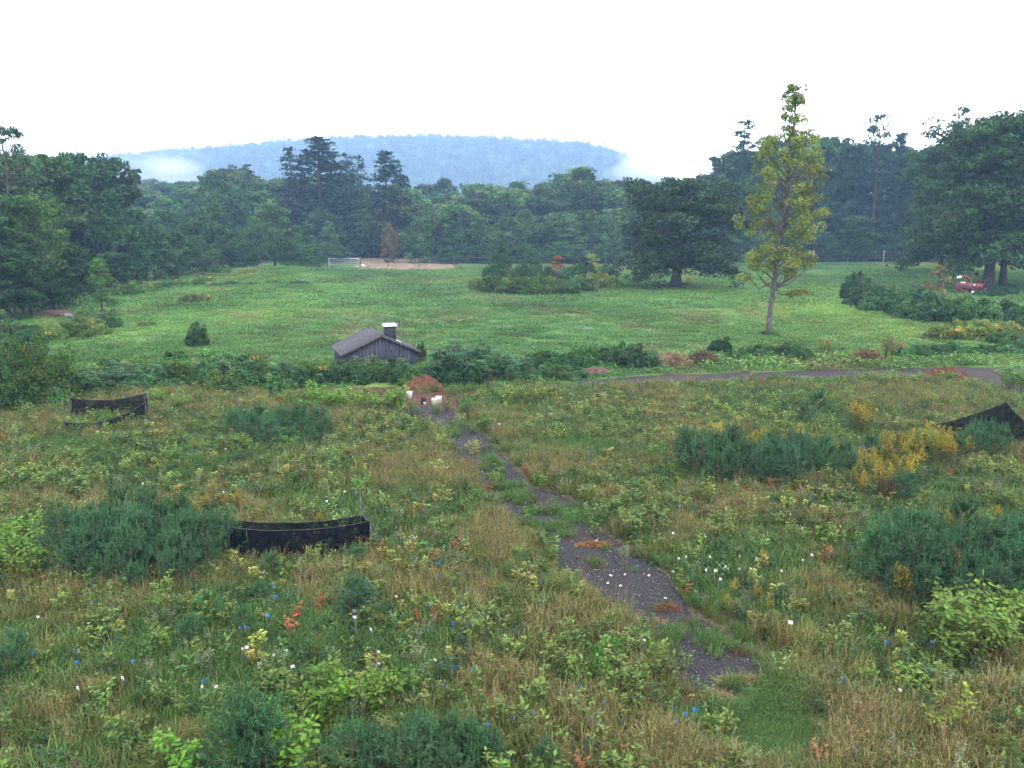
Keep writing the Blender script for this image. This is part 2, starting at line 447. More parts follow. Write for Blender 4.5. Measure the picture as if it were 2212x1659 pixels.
def pine_sapling(seed, H):
    r = np.random.default_rng(seed)
    tm, cm = MB(), MB()
    tm.tube([(0, 0, -.05), (.01, 0, H * .5), (0, .01, H)], [.02 * H, .013 * H, .005], 5)
    def needles(a, b, n, spread, col, ln):
        u = r.random((n, 1)); p = a + (b - a) * u
        d = unit(b - a)
        T = unit(d * (1.0 + .4 * (spread < .6)) + spread * rand_dir(r, n))
        s = ln * (.7 + .5 * r.random(n))
        kites(cm, p, T, rand_dir(r, n), s, .014, tints(r, n, col, .2, .06), .1)
    base = np.array((0.038, 0.09, 0.043))
    levels = [.12, .27, .42, .56, .69]
    for li, lv in enumerate(levels):
        for j in range(r.integers(5, 8)):
            a = r.random() * 6.283
            L = H * (.46 * (1 - lv) + .12) * (.75 + .4 * r.random())
            el = math.radians(18 + 34 * lv + 12 * r.normal())
            o = np.array((math.cos(a) * math.cos(el), math.sin(a) * math.cos(el), math.sin(el)))
            s = np.array((0, 0, lv * H)); m_ = s + o * L * .6; e = m_ + (o + np.array((0, 0, .45))) * L * .4
            tm.tube([s, m_, e], [.009 * H, .006 * H, .003], 4, cap=False)
            needles(s + (m_ - s) * .25, m_, 34, .9, base * .9, .095)
            needles(m_, e, 42, .8, base, .095)
            q = unit(np.cross(o, (0, 0, 1.0)))
            for sg in (-1, 1):
                b2 = m_ + (o + sg * q * .8 + np.array((0, 0, .3))) * L * .3
                tm.tube([m_, b2], [.004 * H, .002], 3, cap=False)
                needles(m_, b2, 26, .8, base, .09)
            needles(e, e + np.array((0, 0, .17)) * (.5 + r.random()), 22, .3, base * 1.15, .07)
    needles(np.array((0, 0, .69 * H)), np.array((0, 0, H)), 130, .45, base * 1.1, .085)
    return [('stem', tm.mesh('stem', M['stem'])), ('foliage', cm.mesh('foliage', M['needle']))]

def oak_sapling(seed, H, nleaf=120, size=.118, col=(.06, .115, .024)):
    r = np.random.default_rng(seed)
    tm, cm = MB(), MB()
    ps, Ts = [], []
    ns = r.integers(3, 6)
    for i in range(ns):
        a = r.random() * 6.283; ln = .12 + .3 * r.random()
        top = np.array((math.cos(a) * ln * H, math.sin(a) * ln * H, H * (.7 + .3 * r.random())))
        u = np.linspace(0, 1, 5)[:, None]
        pt = top * u * np.array((1, 1, 1)); pt[:, :2] *= u ** .6; pt += r.normal(size=pt.shape) * .015 * H * u; pt[0, 2] = -.04
        tm.tube(pt, np.linspace(.013, .004, 5), 5, cap=False)
        m = nleaf // ns
        q = 1 - (r.random(m) ** 1.3) * .72
        c = np.stack([np.interp(q, u[:, 0], pt[:, j]) for j in range(3)], 1)
        side = rand_dir(r, m); side[:, 2] *= .35
        c = c + unit(side) * (.3 * r.random((m, 1)) ** .8) * H * .45
        ps.append(c); Ts.append(unit(side) + np.array((0, 0, -.12)))
        for j in range(0, m, 5):
            z = np.array([np.interp(q[j] - .05, u[:, 0], pt[:, k]) for k in range(3)])
            tm.tube([z, c[j]], [.005, .002], 3, cap=False)
    p = np.concatenate(ps); T = np.concatenate(Ts); n = len(p)
    N = np.array((0, 0, 1.0)) + .5 * rand_dir(r, n)
    lobed(cm, p, T, N, size * (.65 + .6 * r.random(n)), tints(r, n, col, .2, .08))
    return [('stem', tm.mesh('stem', M['stem'])), ('foliage', cm.mesh('foliage', M['leaf']))]

def sumac(seed, H, col=(.04, .1, .04)):
    r = np.random.default_rng(seed); tm, cm = MB(), MB()
    P_, T_, L_ = [], [], []
    for i in range(r.integers(3, 6)):
        a = r.random() * 6.283
        top = np.array((math.cos(a) * .32 * H * r.random(), math.sin(a) * .32 * H * r.random(), H * (.5 + .42 * r.random())))
        tm.tube([(0, 0, -.05), top * np.array((.4, .4, .55)), top], [.03, .024, .015], 5)
        for j in range(r.integers(17, 23)):
            b = r.random() * 6.283; L = .55 * (.7 + .5 * r.random()); s = top * (1 - .55 * r.random() * np.array((.5, .5, 1)))
            u = np.linspace(.12, 1, 9)
            o = np.array((math.cos(b), math.sin(b), 0))
            pt = s + o * (u * L)[:, None]; pt[:, 2] += L * (.55 * u - .6 * u ** 2)
            tm.tube(np.vstack([s, pt[::4]]), .005, 3, cap=False)
            q = np.cross(o, (0, 0, 1.0))
            for sg in (-1, 1):
                P_.append(pt); T_.append(np.tile(o * .5 + sg * q + np.array((0, 0, -.35)), (9, 1))); L_.append(.155 * (1.1 - .45 * u))
    p, T, L = np.concatenate(P_), np.concatenate(T_), np.concatenate(L_); n = len(p)
    kites(cm, p, T + .15 * rand_dir(r, n), np.array((0, 0, 1.0)) + .3 * rand_dir(r, n), L, L * .4, tints(r, n, col, .22, .06), .1)
    return [('stem', tm.mesh('stem', M['stem'])), ('foliage', cm.mesh('foliage', M['leaf']))]

def shrub(seed, ncl, ncard, size, col, fleck=None, rough=0.3, flat=1.0):
    """unit shrub: about 1 m radius and 1 m high before scaling"""
    r = np.random.default_rng(seed); tm, cm = MB(), MB()
    az = r.random(ncl) * 6.283; t = r.random(ncl)
    rr = np.sqrt(r.random(ncl)) * .82 * (1 + rough * .5 * np.sin(3 * az + seed))
    zmax = np.sqrt(np.clip(1 - rr ** 2, .06, 1)) * (.72 + rough * r.normal(size=ncl) * .45)
    z = zmax * (t ** .55) * .88 + .05
    cen = np.stack([rr * np.cos(az), rr * np.sin(az), z.clip(.06, 1.1)], 1)
    rad = (.17 + .14 * r.random((ncl, 1))) * np.array((1, 1, .75))
    clump_cards(cm, r, cen, rad, ncard, size, col)
    if fleck is not None:
        k = max(3, ncl // 7); ii = r.choice(ncl, k, replace=False)
        clump_cards(cm, r, cen[ii] + np.array((0, 0, .05)), rad[ii] * .9, ncard, size, fleck)
    for i in r.choice(ncl, min(14, ncl), replace=False):
        c = cen[i]
        tm.tube([c * np.array((.15, .15, 0)) - np.array((0, 0, .05)), c * np.array((.55, .55, .5)), c], [.022, .014, .006], 4, cap=False)
    return [('stem', tm.mesh('stem', M['stem'])), ('foliage', cm.mesh('foliage', M['leaf']))]

def goldenrod(seed, H=1.1, flower=(.42, .27, .025), ns=7, leafc=(.06, .095, .03)):
    r = np.random.default_rng(seed); tm, cm, fm = MB(), MB(), MB()
    for i in range(ns):
        a = r.random() * 6.283; l = .22 * r.random(); h = H * (.72 + .3 * r.random())
        top = np.array((math.cos(a) * l, math.sin(a) * l, h)); b0 = np.array((math.cos(a) * .05, math.sin(a) * .05, -.03))
        tm.tube([b0, (b0 + top) / 2 + r.normal(size=3) * .015, top], [.006, .005, .003], 4, cap=False)
        n = 44; u = .15 + .8 * r.random((n, 1)); p = b0 + (top - b0) * u
        d = rand_dir(r, n); d[:, 2] = .25
        kites(cm, p, d, np.array((0, 0, 1.0)) + .4 * rand_dir(r, n), .1 * (.6 + .6 * r.random(n)), .022, tints(r, n, leafc, .2), .1)
        for j in range(9):
            q = j / 8; b = r.random() * 6.283; L = .15 * (1.05 - q * .8); s = b0 + (top - b0) * (.74 + .28 * q)
            u = r.random((9, 1)); o = np.array((math.cos(b), math.sin(b), .35))
            p = s + o * L * u - np.array((0, 0, .05)) * u ** 2
            kites(fm, p, rand_dir(r, 9) + np.array((0, 0, .5)), rand_dir(r, 9) + np.array((0, 0, .8)), .03, .022, tints(r, 9, flower, .3, .08), .1)
    return [('stem', tm.mesh('stem', M['stem'])), ('foliage', cm.mesh('foliage', M['leaf'])), ('flower_plume', fm.mesh('flower_plume', M['leaf']))]

def dock(seed):
    r = np.random.default_rng(seed); tm, cm = MB(), MB()
    for i in range(5):
        a = r.random() * 6.283; h = .75 + .35 * r.random(); top = np.array((math.cos(a) * .16, math.sin(a) * .16, h)); b0 = np.array((0, 0, -.03))
        tm.tube([b0, top * .5, top], [.008, .007, .004], 4, cap=False)
        n = 150; u = .42 + .58 * r.random((n, 1)); p = b0 + (top - b0) * u + r.normal(size=(n, 3)) * .022
        kites(cm, p, rand_dir(r, n), rand_dir(r, n), .03, .022, tints(r, n, (.06, .028, .018), .25), .1)
    return [('stem', tm.mesh('stem', M['stem'])), ('seed_head', cm.mesh('seed_head', M['leaf']))]

def blades(mb, r, n, H, spread, lean, width, cols, droop=.35, seed_head=None):
    a = r.random(n) * 6.283; rr = spread * np.sqrt(r.random(n))
    b = np.stack([rr * np.cos(a), rr * np.sin(a), np.full(n, -.03)], 1)
    o = np.stack([np.cos(a + r.normal(size=n) * .9), np.sin(a + r.normal(size=n) * .9), np.zeros(n)], 1)
    h = H * (.5 + .6 * r.random(n))[:, None]; l = lean * np.abs(r.normal(size=(n, 1))) * h
    up = np.array((0, 0, 1.0))
    m1 = b + up * h * .55 + o * l * .35
    m2 = b + up * h * (.92 - droop * .35 * r.random((n, 1))) + o * l * .8
    tip = b + up * h * (1.0 - droop * r.random((n, 1))) + o * l * 1.25
    sd = unit(np.cross(o, up) + .5 * r.normal(size=(n, 3)) * np.array((1, 1, 0)))
    w = width * (.6 + .8 * r.random((n, 1)))
    V = np.stack([b - sd * w * .35, b + sd * w * .35, m1 + sd * w * .5, m1 - sd * w * .5, m2 + sd * w * .35, m2 - sd * w * .35, tip], 1)
    i = np.arange(n)[:, None] * 7
    ci = r.integers(0, len(cols), n); C = np.array(cols)[ci] * (1 + .18 * r.normal(size=(n, 1))).clip(.5, 1.6)
    C7 = np.repeat(C, 7, 0)
    k = mb.n
    mb.add(V.reshape(-1, 3), np.concatenate([i + np.array((0, 1, 2, 3)), i + np.array((3, 2, 4, 5))]), C7)
    mb.F.append((i + np.array((5, 4, 6))) + k)
    if seed_head is not None:
        m = n // 2
        for f in (0.0, .05, .1):
            p = tip[:m] - unit(tip[:m] - m2[:m]) * f
            kites(mb, p, unit(tip[:m] - m2[:m]) + .35 * rand_dir(r, m), rand_dir(r, m), .06, .014, tints(r, m, seed_head, .2), .1)

def forb_mesh(mb, r, H, ns, nleaf, size, col, asp=.5, spread=.14):
    for i in range(ns):
        a = r.random() * 6.283; l = spread * (.4 + r.random()); h = H * (.6 + .5 * r.random())
        b0 = np.array((math.cos(a) * l * .3, math.sin(a) * l * .3, -.02)); top = np.array((math.cos(a) * l, math.sin(a) * l, h))
        mb.tube([b0, top], [.004, .002], 3, np.asarray(col) * .8, cap=False)
        u = .2 + .8 * r.random((nleaf, 1)) ** .8; p = b0 + (top - b0) * u
        d = rand_dir(r, nleaf); d[:, 2] = d[:, 2] * .4 + .15
        s = size * (.6 + .7 * r.random(nleaf))
        kites(mb, p, d, np.array((0, 0, 1.0)) + .5 * rand_dir(r, nleaf), s, s * asp, tints(r, nleaf, col, .2, .08), .12)

# ------------------------------------------------------------------ placing things
def props(o, label=None, cat=None, group=None, kind=None):
    if label: o['label'] = label
    if cat: o['category'] = cat
    if group: o['group'] = group
    if kind: o['kind'] = kind
    return o

def link(name, me, parent=None):
    o = bpy.data.objects.new(name, me)
    COL.objects.link(o)
    o.parent = parent
    return o

def empty(name, loc=(0, 0, 0), rz=0.0, scale=(1, 1, 1)):
    o = bpy.data.objects.new(name, None)
    COL.objects.link(o)
    o.location = loc; o.rotation_euler = (0, 0, rz); o.scale = scale
    o.empty_display_size = 0.1
    return o

def place(kind, parts, xy, label, cat, group=None, scale=1.0, color=(1, 1, 1), rz=None, dz=0.0, tilt=0.0):
    s = (scale,) * 3 if np.isscalar(scale) else tuple(scale)
    e = empty(kind, (float(xy[0]), float(xy[1]), hz(xy[0], xy[1]) + dz), RND.random() * 6.283 if rz is None else rz, s)
    if tilt:
        e.rotation_euler = (RND.gauss(0, tilt), RND.gauss(0, tilt), e.rotation_euler[2])
    for n, me in parts:
        o = link(n, me, e)
        o.color = (*color, 1)
        if n == 'flower_plume': o['kind'] = 'stuff'
    return props(e, label, cat, group)

def jit(c=(1, 1, 1), v=.12, h=.06):
    k = 1 + RND.gauss(0, v)
    return tuple(max(.3, x * k * (1 + RND.gauss(0, h))) for x in c)

def in_ellipse(cx, cy_, rx, ry, n, dmin=0.0):
    """ground spots whose bases fill an ellipse traced in the picture"""
    out = []
    tries = 0
    while len(out) < n and tries < 4000:
        tries += 1
        a = RND.random() * 6.283; q = math.sqrt(RND.random())
        p = P(cx + rx * q * math.cos(a), cy_ + ry * q * math.sin(a))
        if all((p[0] - o[0]) ** 2 + (p[1] - o[1]) ** 2 > dmin * dmin for o in out):
            out.append(p)
    return out

def scatter(name, label, cat, protos, p, rot, scl, tint, idx, kind='stuff'):
    n = len(p)
    me = bpy.data.meshes.new(name)
    me.vertices.add(n); me.vertices.foreach_set('co', np.asarray(p, np.float32).ravel())
    for an, ty, data, key in (('rot', 'FLOAT_VECTOR', rot, 'vector'), ('scl', 'FLOAT', scl, 'value'), ('idx', 'INT', idx, 'value')):
        a = me.attributes.new(an, ty, 'POINT')
        a.data.foreach_set(key, np.asarray(data, np.int32 if ty == 'INT' else np.float32).ravel())
    a = me.attributes.new('itint', 'FLOAT_COLOR', 'POINT')
    a.data.foreach_set('color', np.concatenate([tint, np.ones((n, 1))], 1).astype(np.float32).ravel())
    o = link(name, me)
    src = bpy.data.collections.new(name + '_source')
    for q in protos:
        src.objects.link(bpy.data.objects.new('tuft', q))
    ng = bpy.data.node_groups.new(name, 'GeometryNodeTree')
    ng.interface.new_socket('Geometry', in_out='INPUT', socket_type='NodeSocketGeometry')
    ng.interface.new_socket('Geometry', in_out='OUTPUT', socket_type='NodeSocketGeometry')
    gi, go = ng.nodes.new('NodeGroupInput'), ng.nodes.new('NodeGroupOutput')
    ci = ng.nodes.new('GeometryNodeCollectionInfo')
    ci.inputs['Collection'].default_value = src
    ci.inputs['Separate Children'].default_value = True
    ci.inputs['Reset Children'].default_value = True
    ip = ng.nodes.new('GeometryNodeInstanceOnPoints')
    ip.inputs['Pick Instance'].default_value = True
    ng.links.new(gi.outputs[0], ip.inputs['Points']); ng.links.new(ci.outputs[0], ip.inputs['Instance'])
    for an, ty, sk in (('rot', 'FLOAT_VECTOR', 'Rotation'), ('scl', 'FLOAT', 'Scale'), ('idx', 'INT', 'Instance Index')):
        na = ng.nodes.new('GeometryNodeInputNamedAttribute'); na.data_type = ty
        na.inputs['Name'].default_value = an
        ng.links.new(na.outputs[0], ip.inputs[sk])
    ng.links.new(ip.outputs[0], go.inputs[0])
    md = o.modifiers.new('scatter', 'NODES'); md.node_group = ng
    return props(o, label, cat, kind=kind)

# ================================================================== THE SETTING
# ---- ground sheet
def graded(parts):
    out = []
    for a, b, st in parts:
        out += list(np.arange(a, b, st))
    return np.array(out + [parts[-1][1]])
gx = graded([(-2400, -1500, 300), (-1500, -300, 120), (-300, -100, 12), (-100, -42, 3), (-42, 42, .75), (42, 100, 3), (100, 300, 12), (300, 1500, 120), (1500, 2400, 300)])
gy = graded([(-400, -20, 60), (-20, 6, 4), (6, 62, .75), (62, 260, 3.5), (260, 500, 30), (500, 1650, 115), (1650, 3300, 275)])
XX, YY = np.meshgrid(gx, gy)
ZZ = height(XX, YY)
XD, YD = to_px(XX, np.maximum(YY, 6), 0)
MEADOW_EDGE = ([-600, 0, 400, 700, 1000, 1240, 1560, 1700, 1850, 2000, 2100, 2212, 2800], [880, 872, 852, 862, 846, 840, 836, 824, 814, 817, 832, 862, 940])
def meadow_edge(xd):
    return np.interp(xd, *MEADOW_EDGE)
is_meadow = np.clip((YD - meadow_edge(XD)) / 12 + .5, 0, 1)
n1, n2 = fbm(XX, YY, 14, 0), fbm(XX, YY, 4, 3)
soil = np.array((.05, .042, .025)) * (0.7 + .7 * n2[..., None])
fld = np.array((.062, .125, .036)) * (.75 + .5 * n1[..., None]) + np.array((.05, .012, .006)) * np.clip(n2[..., None] * 2.6 - 1.35, 0, 1)
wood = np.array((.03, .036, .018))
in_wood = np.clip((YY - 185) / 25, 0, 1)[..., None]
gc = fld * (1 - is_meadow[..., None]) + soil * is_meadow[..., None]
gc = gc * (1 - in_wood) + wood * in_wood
mb = MB()
ny, nx = XX.shape
ii = (np.arange(ny - 1)[:, None] * nx + np.arange(nx - 1)[None]).ravel()
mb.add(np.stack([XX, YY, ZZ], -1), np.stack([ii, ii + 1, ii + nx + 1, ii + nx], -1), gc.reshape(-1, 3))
gm, nt, bs, out = new_mat('meadow_soil')
ga = nd(nt, 'ShaderNodeAttribute', attribute_name='Col')
gtc = nd(nt, 'ShaderNodeTexCoord')
gn = nd(nt, 'ShaderNodeTexNoise'); gn.inputs['Scale'].default_value = 2.2; gn.inputs['Detail'].default_value = 9; gn.inputs['Roughness'].default_value = .65
nt.links.new(gtc.outputs['Object'], gn.inputs['Vector'])
gr = nd(nt, 'ShaderNodeValToRGB'); gr.color_ramp.elements[0].position = .3; gr.color_ramp.elements[0].color = (.45, .5, .4, 1)
gr.color_ramp.elements[1].position = .7; gr.color_ramp.elements[1].color = (1.35, 1.3, 1.15, 1)
nt.links.new(gn.outputs[0], gr.inputs[0])
nt.links.new(mul(nt, ga.outputs['Color'], gr.outputs[0]), bs.inputs['Base Color'])
bs.inputs['Roughness'].default_value = .95; bs.inputs['Specular IOR Level'].default_value = .1
gb = nd(nt, 'ShaderNodeBump'); gb.inputs['Strength'].default_value = .8; gb.inputs['Distance'].default_value = .1
nt.links.new(gn.outputs[0], gb.inputs['Height']); nt.links.new(gb.outputs[0], bs.inputs['Normal'])
props(link('ground', mb.mesh('ground', gm, True)), kind='structure')

# ---- far wooded hill
HY = 1750.0
RIDGE = ([-900, -100, 100, 280, 350, 450, 600, 750, 850, 1000, 1150, 1250, 1300, 1360, 1430, 1520, 1700], [420, 385, 362, 346, 339, 331, 316, 307, 305, 307, 311, 319, 330, 356, 400, 440, 484])
def hill_z(x, y):
    xd = CX + FD * np.asarray(x) / (HY * math.cos(TH) + 1)
    hr = CAM_H + (HORIZON - np.interp(xd, *RIDGE)) / FD * HY / math.cos(TH) * .985 - 20
    s = np.clip((np.asarray(y) - 1000) / (HY - 1000), 0, 1); s = s * s * (3 - 2 * s)
    b = np.clip((np.asarray(y) - HY) / 840, 0, 1); b = b * b * (3 - 2 * b)
    return np.maximum(hr, 0) * s * (1 - .8 * b) * (1 + .1 * (fbm(x, y, 320, 2) - .5)) - 1.5
hx, hy = np.meshgrid(np.arange(-2300, 760, 50.), np.arange(950, 2900, 50.))
mb = MB(); hny, hnx = hx.shape
ii = (np.arange(hny - 1)[:, None] * hnx + np.arange(hnx - 1)[None]).ravel()
mb.add(np.stack([hx, hy, hill_z(hx, hy)], -1), np.stack([ii, ii + 1, ii + hnx + 1, ii + hnx], -1), (.03, .04, .02))
props(link('hill', mb.mesh('hill', noisy_mat('hill_ground', (.02, .028, .014), (.045, .055, .025), .05, bump=0), True)), kind='structure')

def blob_tree(seed, conif=False):
    r = np.random.default_rng(seed); cm = MB()
    cm.tube([(0, 0, -3), (0, 0, 8)], [.3, .15], 4, (.06, .05, .04))
    if conif:
        n = 150; t = r.random(n); a = r.random(n) * 6.28; rr = 3.4 * (1.05 - t) * np.sqrt(r.random(n))
        p = np.stack([rr * np.cos(a), rr * np.sin(a), 2 + 17 * t], 1); s = 1.5
    else:
        k = 14; c = np.stack([r.normal(size=k) * 2.1, r.normal(size=k) * 2.1, 8.5 + r.normal(size=k) * 2.3], 1)
        n = k * 13; p = np.repeat(c, 13, 0) + rand_dir(r, n) * np.array((1.9, 1.9, 1.3)); s = 1.5
    C = tints(r, n, (.028, .055, .028) if conif else (.04, .078, .026), .25, .06)
    kites(cm, p, rand_dir(r, n), np.array((0, 0, .9)) + rand_dir(r, n), s * (.7 + .6 * r.random(n)), s * .8, C)
    return cm.mesh('tuft', M['far_leaf'])
n = 8500
fx = rng.uniform(-1200, 430, n); fy = 1000 + 820 * rng.random(n) ** .8
fz = hill_z(fx, fy)
keep = fz > -1
fx, fy, fz = fx[keep], fy[keep], fz[keep]; n = len(fx)
ft = (1 + .5 * rng.normal(size=(n, 1))).clip(.25, 2.6) * (1 + .06 * rng.normal(size=(n, 3)))
scatter('hill_forest', 'hazy blue green forest covering the distant hill', 'forest', [blob_tree(i, i >= 4) for i in range(6)],
        np.stack([fx, fy, fz], 1), np.stack([np.zeros(n), np.zeros(n), rng.random(n) * 6.28], 1), rng.uniform(1.0, 1.8, n), ft, np.where(rng.random(n) < .985, rng.integers(0, 4, n), rng.integers(4, 6, n)))

# ---- road, path, bare earth: thin sheets that follow the ground
def sheet(name, left, right, mat, lift=.03, nu=10, step=.45, wob=.35, fade=True):
    """strip between two edge lines given in picture pixels"""
    Lp = np.array([P(*q)[:2] for q in left]); Rp = np.array([P(*q)[:2] for q in right])
    m = max(6, int(max(np.linalg.norm(np.diff(Lp, axis=0), axis=1).sum(), np.linalg.norm(np.diff(Rp, axis=0), axis=1).sum()) / step))
    u = np.linspace(0, 1, m)
    def rs(Q):
        s = np.linspace(0, 1, len(Q))
        return np.stack([np.interp(u, s, Q[:, 0]), np.interp(u, s, Q[:, 1])], 1)
    A, B = rs(Lp), rs(Rp)
    d = unit(B - A)
    A = A + d * (wob * (vnoise(A[:, 0], A[:, 1], .9, 4) - .5)[:, None] * 2); B = B + d * (wob * (vnoise(B[:, 0], B[:, 1], .9, 5) - .5)[:, None] * 2)
    w = np.linspace(0, 1, nu)
    XY = A[:, None] * (1 - w)[None, :, None] + B[:, None] * w[None, :, None]
    Z = height(XY[..., 0], XY[..., 1]) + lift * np.sin(np.clip(w, .02, .98) * np.pi)[None] ** .3
    Z[:, 0] -= .06; Z[:, -1] -= .06
    b = MB(); ii = (np.arange(m - 1)[:, None] * nu + np.arange(nu - 1)[None]).ravel()
    b.add(np.concatenate([XY, Z[..., None]], -1), np.stack([ii, ii + 1, ii + nu + 1, ii + nu], -1))
    return props(link(name, b.mesh(name, mat, True)), kind='structure')

PATH_Y = [872, 884, 920, 960, 1000, 1050, 1080, 1120, 1160, 1200, 1240, 1280, 1320, 1350, 1400, 1440, 1480, 1535]
PATH_L = [880, 885, 925, 968, 1005, 1042, 1068, 1100, 1160, 1185, 1208, 1280, 1325, 1378, 1430, 1442, 1450, 1480]
PATH_R = [975, 985, 1020, 1068, 1105, 1150, 1250, 1290, 1330, 1385, 1455, 1465, 1500, 1545, 1650, 1710, 1640, 1590]
sheet('gravel_path', list(zip(PATH_L, PATH_Y)), list(zip(PATH_R, PATH_Y)), M['gravel'], wob=.22, step=.3)
_RN = [(1225, 824), (1300, 815), (1450, 808), (1600, 803), (1800, 797), (2000, 793), (2212, 791), (2420, 792)]
_RS = [(1235, 836), (1400, 835), (1560, 834), (1700, 821), (1850, 812), (2000, 815), (2110, 832), (2212, 862), (2420, 930)]
_rx = [1230, 1300, 1400, 1480, 1560, 1640, 1720, 1800, 1880, 1960, 2040, 2110, 2212, 2420]
ROAD_N = [(q, float(np.interp(q, *zip(*_RN)))) for q in _rx]; ROAD_S = [(q, float(np.interp(q, *zip(*_RS)))) for q in _rx]
sheet('farm_road', ROAD_S, ROAD_N, M['road'], nu=12, lift=.04)
sheet('bare_earth', [(690, 852), (790, 864), (850, 880), (905, 888), (960, 884), (1020, 866)], [(690, 838), (790, 836), (860, 830), (905, 826), (960, 824), (1045, 828)], M['redsoil'], lift=.055, nu=9, step=.3, wob=.3)
_q = [at(x, 196) for x in (680, 760, 840, 900, 965)]
sheet('sand_track', [(770, 576), (840, 580), (900, 582), (985, 577)], [(775, 558), (840, 555), (900, 556), (975, 566)], M['sand'], lift=.12, nu=8, step=2, wob=1)
sheet('track_edge', [(980, 579), (1100, 574), (1330, 569), (1500, 568)], [(980, 576.5), (1100, 572), (1330, 567.3), (1500, 566.5)], M['sand'], lift=.12, nu=5, step=3, wob=.5)

def on_path(xd, yd, pad=0):
    l = np.interp(yd, PATH_Y, PATH_L); r = np.interp(yd, PATH_Y, PATH_R)
    return (yd > 850) & (yd < 1540) & (xd > l - pad) & (xd < r + pad)
def on_road(xd, yd, pad=0):
    nn = np.interp(xd, [a for a, b in ROAD_N], [b for a, b in ROAD_N]); ss = np.interp(xd, [a for a, b in ROAD_S], [b for a, b in ROAD_S])
    return (xd > 1228) & (yd > nn - pad) & (yd < ss + pad)
def ell(xd, yd, L):
    m = np.zeros_like(xd)
    for cx, cy_, rx, ry in L:
        m = np.maximum(m, np.clip(1.6 - 1.6 * np.hypot((xd - cx) / rx, (yd - cy_) / ry), 0, 1))
    return m
PATH_GRASS = [(1052, 1005, 18, 22), (1078, 1040, 22, 40), (1130, 1085, 34, 20), (1190, 1150, 50, 24), (1075, 1035, 22, 26), (1115, 1075, 40, 26), (978, 932, 20, 16), (1160, 1150, 60, 26), (1290, 1215, 32, 18), (1230, 1110, 60, 16), (1500, 1390, 150, 40), (1660, 1440, 70, 20), (1600, 1480, 60, 14)]
LUSH = [(720, 1400, 230, 70), (1600, 1590, 230, 80), (1500, 1385, 130, 40), (560, 1330, 130, 60), (1700, 1520, 90, 40), (1400, 1190, 60, 30), (1450, 1050, 120, 40), (820, 1480, 120, 50), (330, 1010, 200, 60), (1550, 1230, 150, 60)]
TAN = [(2080, 1590, 190, 90), (1300, 1350, 150, 70), (1120, 950, 90, 70), (980, 1290, 170, 70), (150, 1540, 260, 90), (1340, 1620, 200, 60), (1210, 1010, 100, 60), (350, 1600, 200, 60), (1900, 1330, 170, 50), (900, 1050, 200, 60), (1100, 1500, 150, 60), (1780, 1290, 150, 60), (1080, 1180, 60, 90)]

# ---- meadow plants nobody could count
def sample(n, y0, y1, pad=3.0, k=.64):
    Y = np.sqrt(rng.random(n) * (y1 ** 2 - y0 ** 2) + y0 ** 2)
    X = (rng.random(n) * 2 - 1) * (k * Y + pad)
    return X, Y

GREEN = [(.055, .105, .028), (.07, .115, .032), (.045, .092, .032), (.09, .118, .038)]
OLIVE = [(.085, .108, .034), (.105, .112, .042), (.07, .1, .03), (.13, .12, .052)]
DRYC = [(.17, .14, .062), (.145, .125, .058), (.115, .11, .045), (.2, .17, .085)]
def tuft(seed, n, H, sp, lean, w, cols, droop, sh=None):
    b = MB(); blades(b, np.random.default_rng(seed), n, H, sp, lean, w, cols, droop, sh)
    return b.mesh('tuft', M['meadow'])
X, Y = sample(42000, 9.5, 47)
xd, yd = to_px(X, Y)
ok = (yd > meadow_edge(xd) - 4) & (~on_road(xd, yd, 3)) & (rng.random(len(X)) < np.clip(1.25 - Y / 62, .5, 1))
ok &= (~on_path(xd, yd, np.clip((1100 - yd) / 12, 2, 12))) | (rng.random(len(X)) < ell(xd, yd, PATH_GRASS) * 1.0) | (rng.random(len(X)) < .02) | ((fbm(X, Y, 1.1, 6) > .68) & (yd > 1080))
ok &= ~((np.hypot((xd - 885) / 150, (yd - 854) / 30) < 1) & (rng.random(len(X)) < .85))
Xs, Ys = sample(60000, 9.5, 16.5); xs, ys = to_px(Xs, Ys)
ks = (rng.random(len(Xs)) < 1.2 * ell(xs, ys, [(1680, 1610, 280, 120)])) & ~on_path(xs, ys, 2)
X, Y, xd, yd = (np.concatenate([q[ok], w[ks]]) for q, w in ((X, Xs), (Y, Ys), (xd, xs), (yd, ys))); n = len(X)
lush, tan = ell(xd, yd, LUSH), ell(xd, yd, TAN)
nz1, nz2 = fbm(X, Y, 5.5, 0), fbm(X, Y, 1.6, 4)
dryness = np.clip(.5 + (nz1 - .5) * 1.9 + (nz2 - .5) * .9 + .5 * tan - .75 * lush, 0, 1)
SHORT = [(1680, 1600, 260, 110), (1500, 1560, 90, 40)]
short = ell(xd, yd, SHORT)
dryness = dryness * (1 - .8 * short)
clear = (ell(xd, yd, [(1560, 1492, 110, 36)]) > .3) & (rng.random(n) < .75)
path_m = on_path(xd, yd, 6)
dryness = np.where(path_m, .1, dryness)
tint = .9 * (1 + .2 * rng.normal(size=(n, 1))).clip(.5, 1.6) * (1 + .05 * rng.normal(size=(n, 3)))
tint = tint * (np.array((.93, 1.04, 1.08)) * (1 - dryness[:, None]) + np.array((1.12, 1.03, .98)) * dryness[:, None])
idx = np.where(rng.random(n) < dryness, rng.integers(3, 6, n), rng.integers(0, 3, n))
scl = (1 - .5 * short.clip(0, 1)) * np.where(clear, .3, 1) * (1 - .5 * ell(xd, yd, [(660, 1222, 190, 26), (230, 945, 130, 14)])) * rng.uniform(.65, 1.25, n) * np.where(path_m, .72, np.where(on_path(xd, yd, 34), .72, 1.0)) * np.where(Y > 30, 1.15, 1.0) * (0.75 + .5 * nz2)
